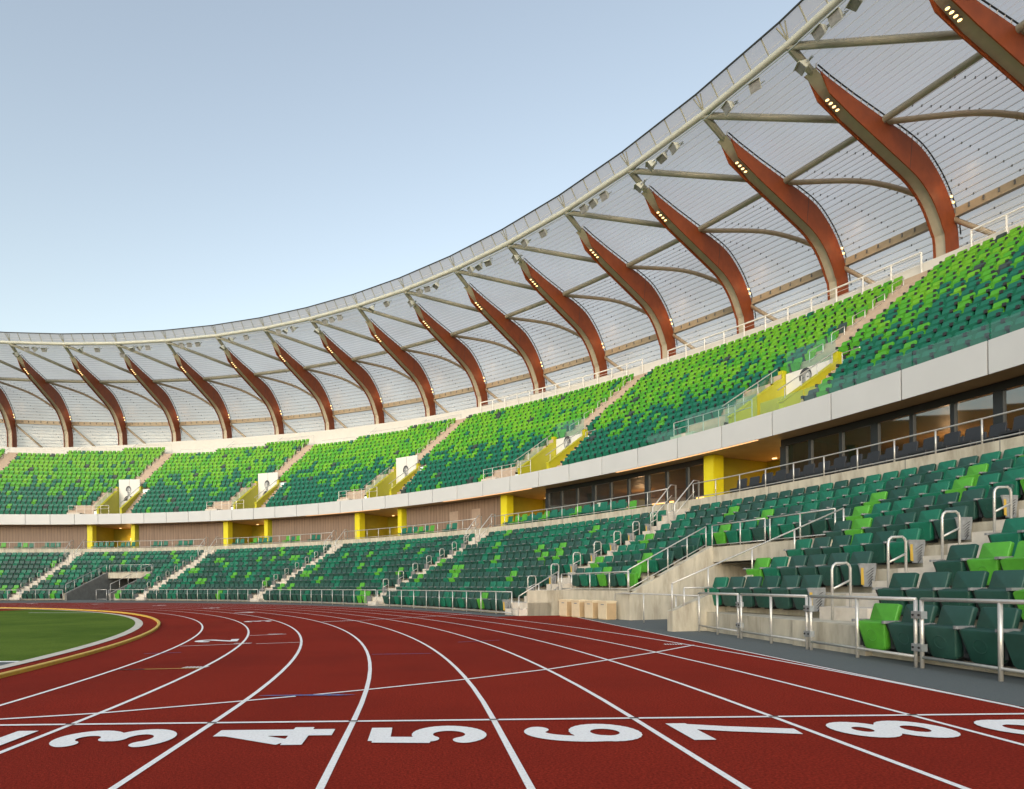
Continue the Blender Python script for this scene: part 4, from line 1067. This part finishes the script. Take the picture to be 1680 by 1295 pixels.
for k in range(4):
    ce = empty('storage_cabinet', 'beige storage cabinet against the concrete wall, %s of four from the left' % nth(k + 1), 'cabinet', 'beige cabinets beside the tunnel')
    a = 19.75 - k * .92; T = place(50.28, a, 0); ce.matrix_world = T
    b = MB(); b.box((0, 0, .30), (.235, .19, .27)); b.build('body', M['beige'], ce)
    b = MB(); b.box((0, 0, .59), (.25, .205, .022)); b.box((0, -.0, .618), (.225, .18, .008)); b.build('lid', M['beige'], ce)
    b = MB(); b.box((.02, -.194, .50), (.085, .003, .018)); b.build('latch', M['ink2'], ce)
    b = MB(); b.box((0, .0, .015), (.22, .18, .015)); b.build('base', M['beige_dark'], ce)
    b = MB(); b.box((.243, 0, .29), (.006, .17, .25)); b.build('side_panel', M['beige_dark'], ce)
# far tunnel rails
zt2 = 5 * HL
railing('lintel_railing', 'white railing above the far tunnel lintel', [P(53.98, 71.7 + 5 * t, zt2) for t in (0, .25, .5, .75, 1)], .75, M['steel'], 'tunnel lintel railings', low=.08)
for ph, s in ((71.45, 'right'), (76.95, 'left')):
    railing('slope_railing', 'white sloping railing on the %s wall of the far tunnel' % s, [P(49.0 + 4.9 * t, ph, .55 + (zt2 - .55) * t) for t in (0, .2, .4, .6, .8, 1)], .8, M['steel'], 'far tunnel railings', low=.05)

# ------------------------------------------------------------------ chairs on the concourse
def chair_parts(m):
    b = MB(); pad(b, outline(.44, .43, .44, .03, .04, 2), .05, .012, Matrix.Translation((0, .02, .46)) @ Matrix.Rotation(R(-10), 4, 'X'))
    s = MB(); s.box((0, -.18, .44), (.225, .21, .03))
    f = MB()
    for x in (-.22, .22):
        for y in (-.36, .04): f.tube([(x, y, 0), (x, y, .44)], .015, 5)
    for z in (.12, .24, .34): f.box((0, -.18, z), (.22, .19, .02))
    return b.mesh('backrest', m), s.mesh('seat', m), f.mesh('frame', [m])
CB, CG, CL_ = chair_parts(M['s_black']), chair_parts(M['s_teal']), chair_parts(M['s_light'])
def chairs(q0, q1, pitch, r, parts, what, where):
    st = math.degrees(pitch / r); n = int((q1 - q0) / st)
    for k in range(n):
        ph = q0 + st * (k + .5); pr = CL_ if (parts is CG and random.random() < .12) else parts
        w = 'bright green' if pr is CL_ else what
        e = empty('lounge_chair', '%s chair by the concourse railing, %s from right, %s' % (w, nth(k + 1), where), 'chair', 'chairs on the concourse')
        e.matrix_world = place(r, ph, ZF) @ Matrix.Rotation(R(random.uniform(-6, 6)), 4, 'Z') @ Matrix.Scale(1.0 + .1 * random.random(), 4)
        for nm_, me in zip(('backrest', 'seat', 'frame'), pr): link(nm_, me, e)
chairs(9.4, 21.0, .62, RW + .95, CB, 'black', 'in the front row')
chairs(9.4, 20.4, .62, RW + 1.9, CB, 'black', 'in the back row')
chairs(27.2, 36.9, .66, RW + .95, CG, 'green', 'front row by second glass wall')
chairs(27.2, 36.9, .66, RW + 1.8, CG, 'green', 'back row by second glass wall')
for n_, (q0, q1) in enumerate(((41.5, 43.2), (43.8, 47.6), (56.5, 58.2), (58.9, 61.0), (62.2, 64.6), (65.5, 66.8), (71.6, 73.4), (74.5, 76.4), (78.2, 80.0), (80.6, 83.0), (86.4, 88.2), (89.2, 91.0), (92.0, 93.8))):
    chairs(q0, q1, .62, RW + 1.0, CG, 'green', '%s far group' % nth(n_ + 1))

# ------------------------------------------------------------------ camera, light, sky
fwd = Vector((-math.sin(TH), math.cos(TH), 0)); rgt = Vector((math.cos(TH), math.sin(TH), 0)); upv = Vector((0, 0, 1))
cr, sr = math.cos(ROLL), math.sin(ROLL)
cx = rgt * cr + upv * sr; cy = upv * cr - rgt * sr; cz = -fwd
cd = bpy.data.cameras.new('camera'); cam = bpy.data.objects.new('camera', cd); col.objects.link(cam)
m4 = Matrix.Identity(4)
for i in range(3): m4[i][0], m4[i][1], m4[i][2], m4[i][3] = cx[i], cy[i], cz[i], CAM[i]
cam.matrix_world = m4
cd.sensor_fit = 'HORIZONTAL'; cd.sensor_width = 36; cd.lens = 994.76 / 1680 * 36
cd.shift_x = (840 - 699.79) / 1680; cd.shift_y = (960.895 - 647.5) / 1680
cd.clip_start = .05; cd.clip_end = 4000
scene.camera = cam
w = bpy.data.worlds.new('World'); scene.world = w; w.use_nodes = True; nt = w.node_tree
bg = nt.nodes['Background']; sky = nt.nodes.new('ShaderNodeTexSky'); sky.sky_type = 'NISHITA'; sky.sun_disc = False
SUN_EL, SUN_AZ = 15., 200.       # compass-like: direction the light comes from, degrees from +y clockwise
sky.sun_elevation = R(SUN_EL); sky.sun_rotation = R(SUN_AZ); sky.altitude = 100; sky.air_density = 1.5; sky.dust_density = 1.0; sky.ozone_density = .75
hs = nt.nodes.new('ShaderNodeHueSaturation'); hs.inputs['Saturation'].default_value = .70; hs.inputs['Hue'].default_value = .507
nt.links.new(sky.outputs[0], hs.inputs['Color']); nt.links.new(hs.outputs[0], bg.inputs['Color']); bg.inputs['Strength'].default_value = .115
sl = bpy.data.lights.new('sun', 'SUN'); sl.energy = 1.05; sl.angle = R(80); sl.color = (1., .95, .90)
so = bpy.data.objects.new('sun', sl); col.objects.link(so)
d = Vector((math.sin(R(SUN_AZ)) * math.cos(R(SUN_EL)), math.cos(R(SUN_AZ)) * math.cos(R(SUN_EL)), math.sin(R(SUN_EL))))
so.rotation_euler = d.to_track_quat('Z', 'Y').to_euler()
vs = scene.view_settings; vs.view_transform = 'Standard'; vs.look = 'None'; vs.exposure = 1.3; vs.gamma = 1; vs.use_curve_mapping = False
scene.cycles.max_bounces = 8; scene.cycles.transparent_max_bounces = 16; scene.cycles.use_denoising = True
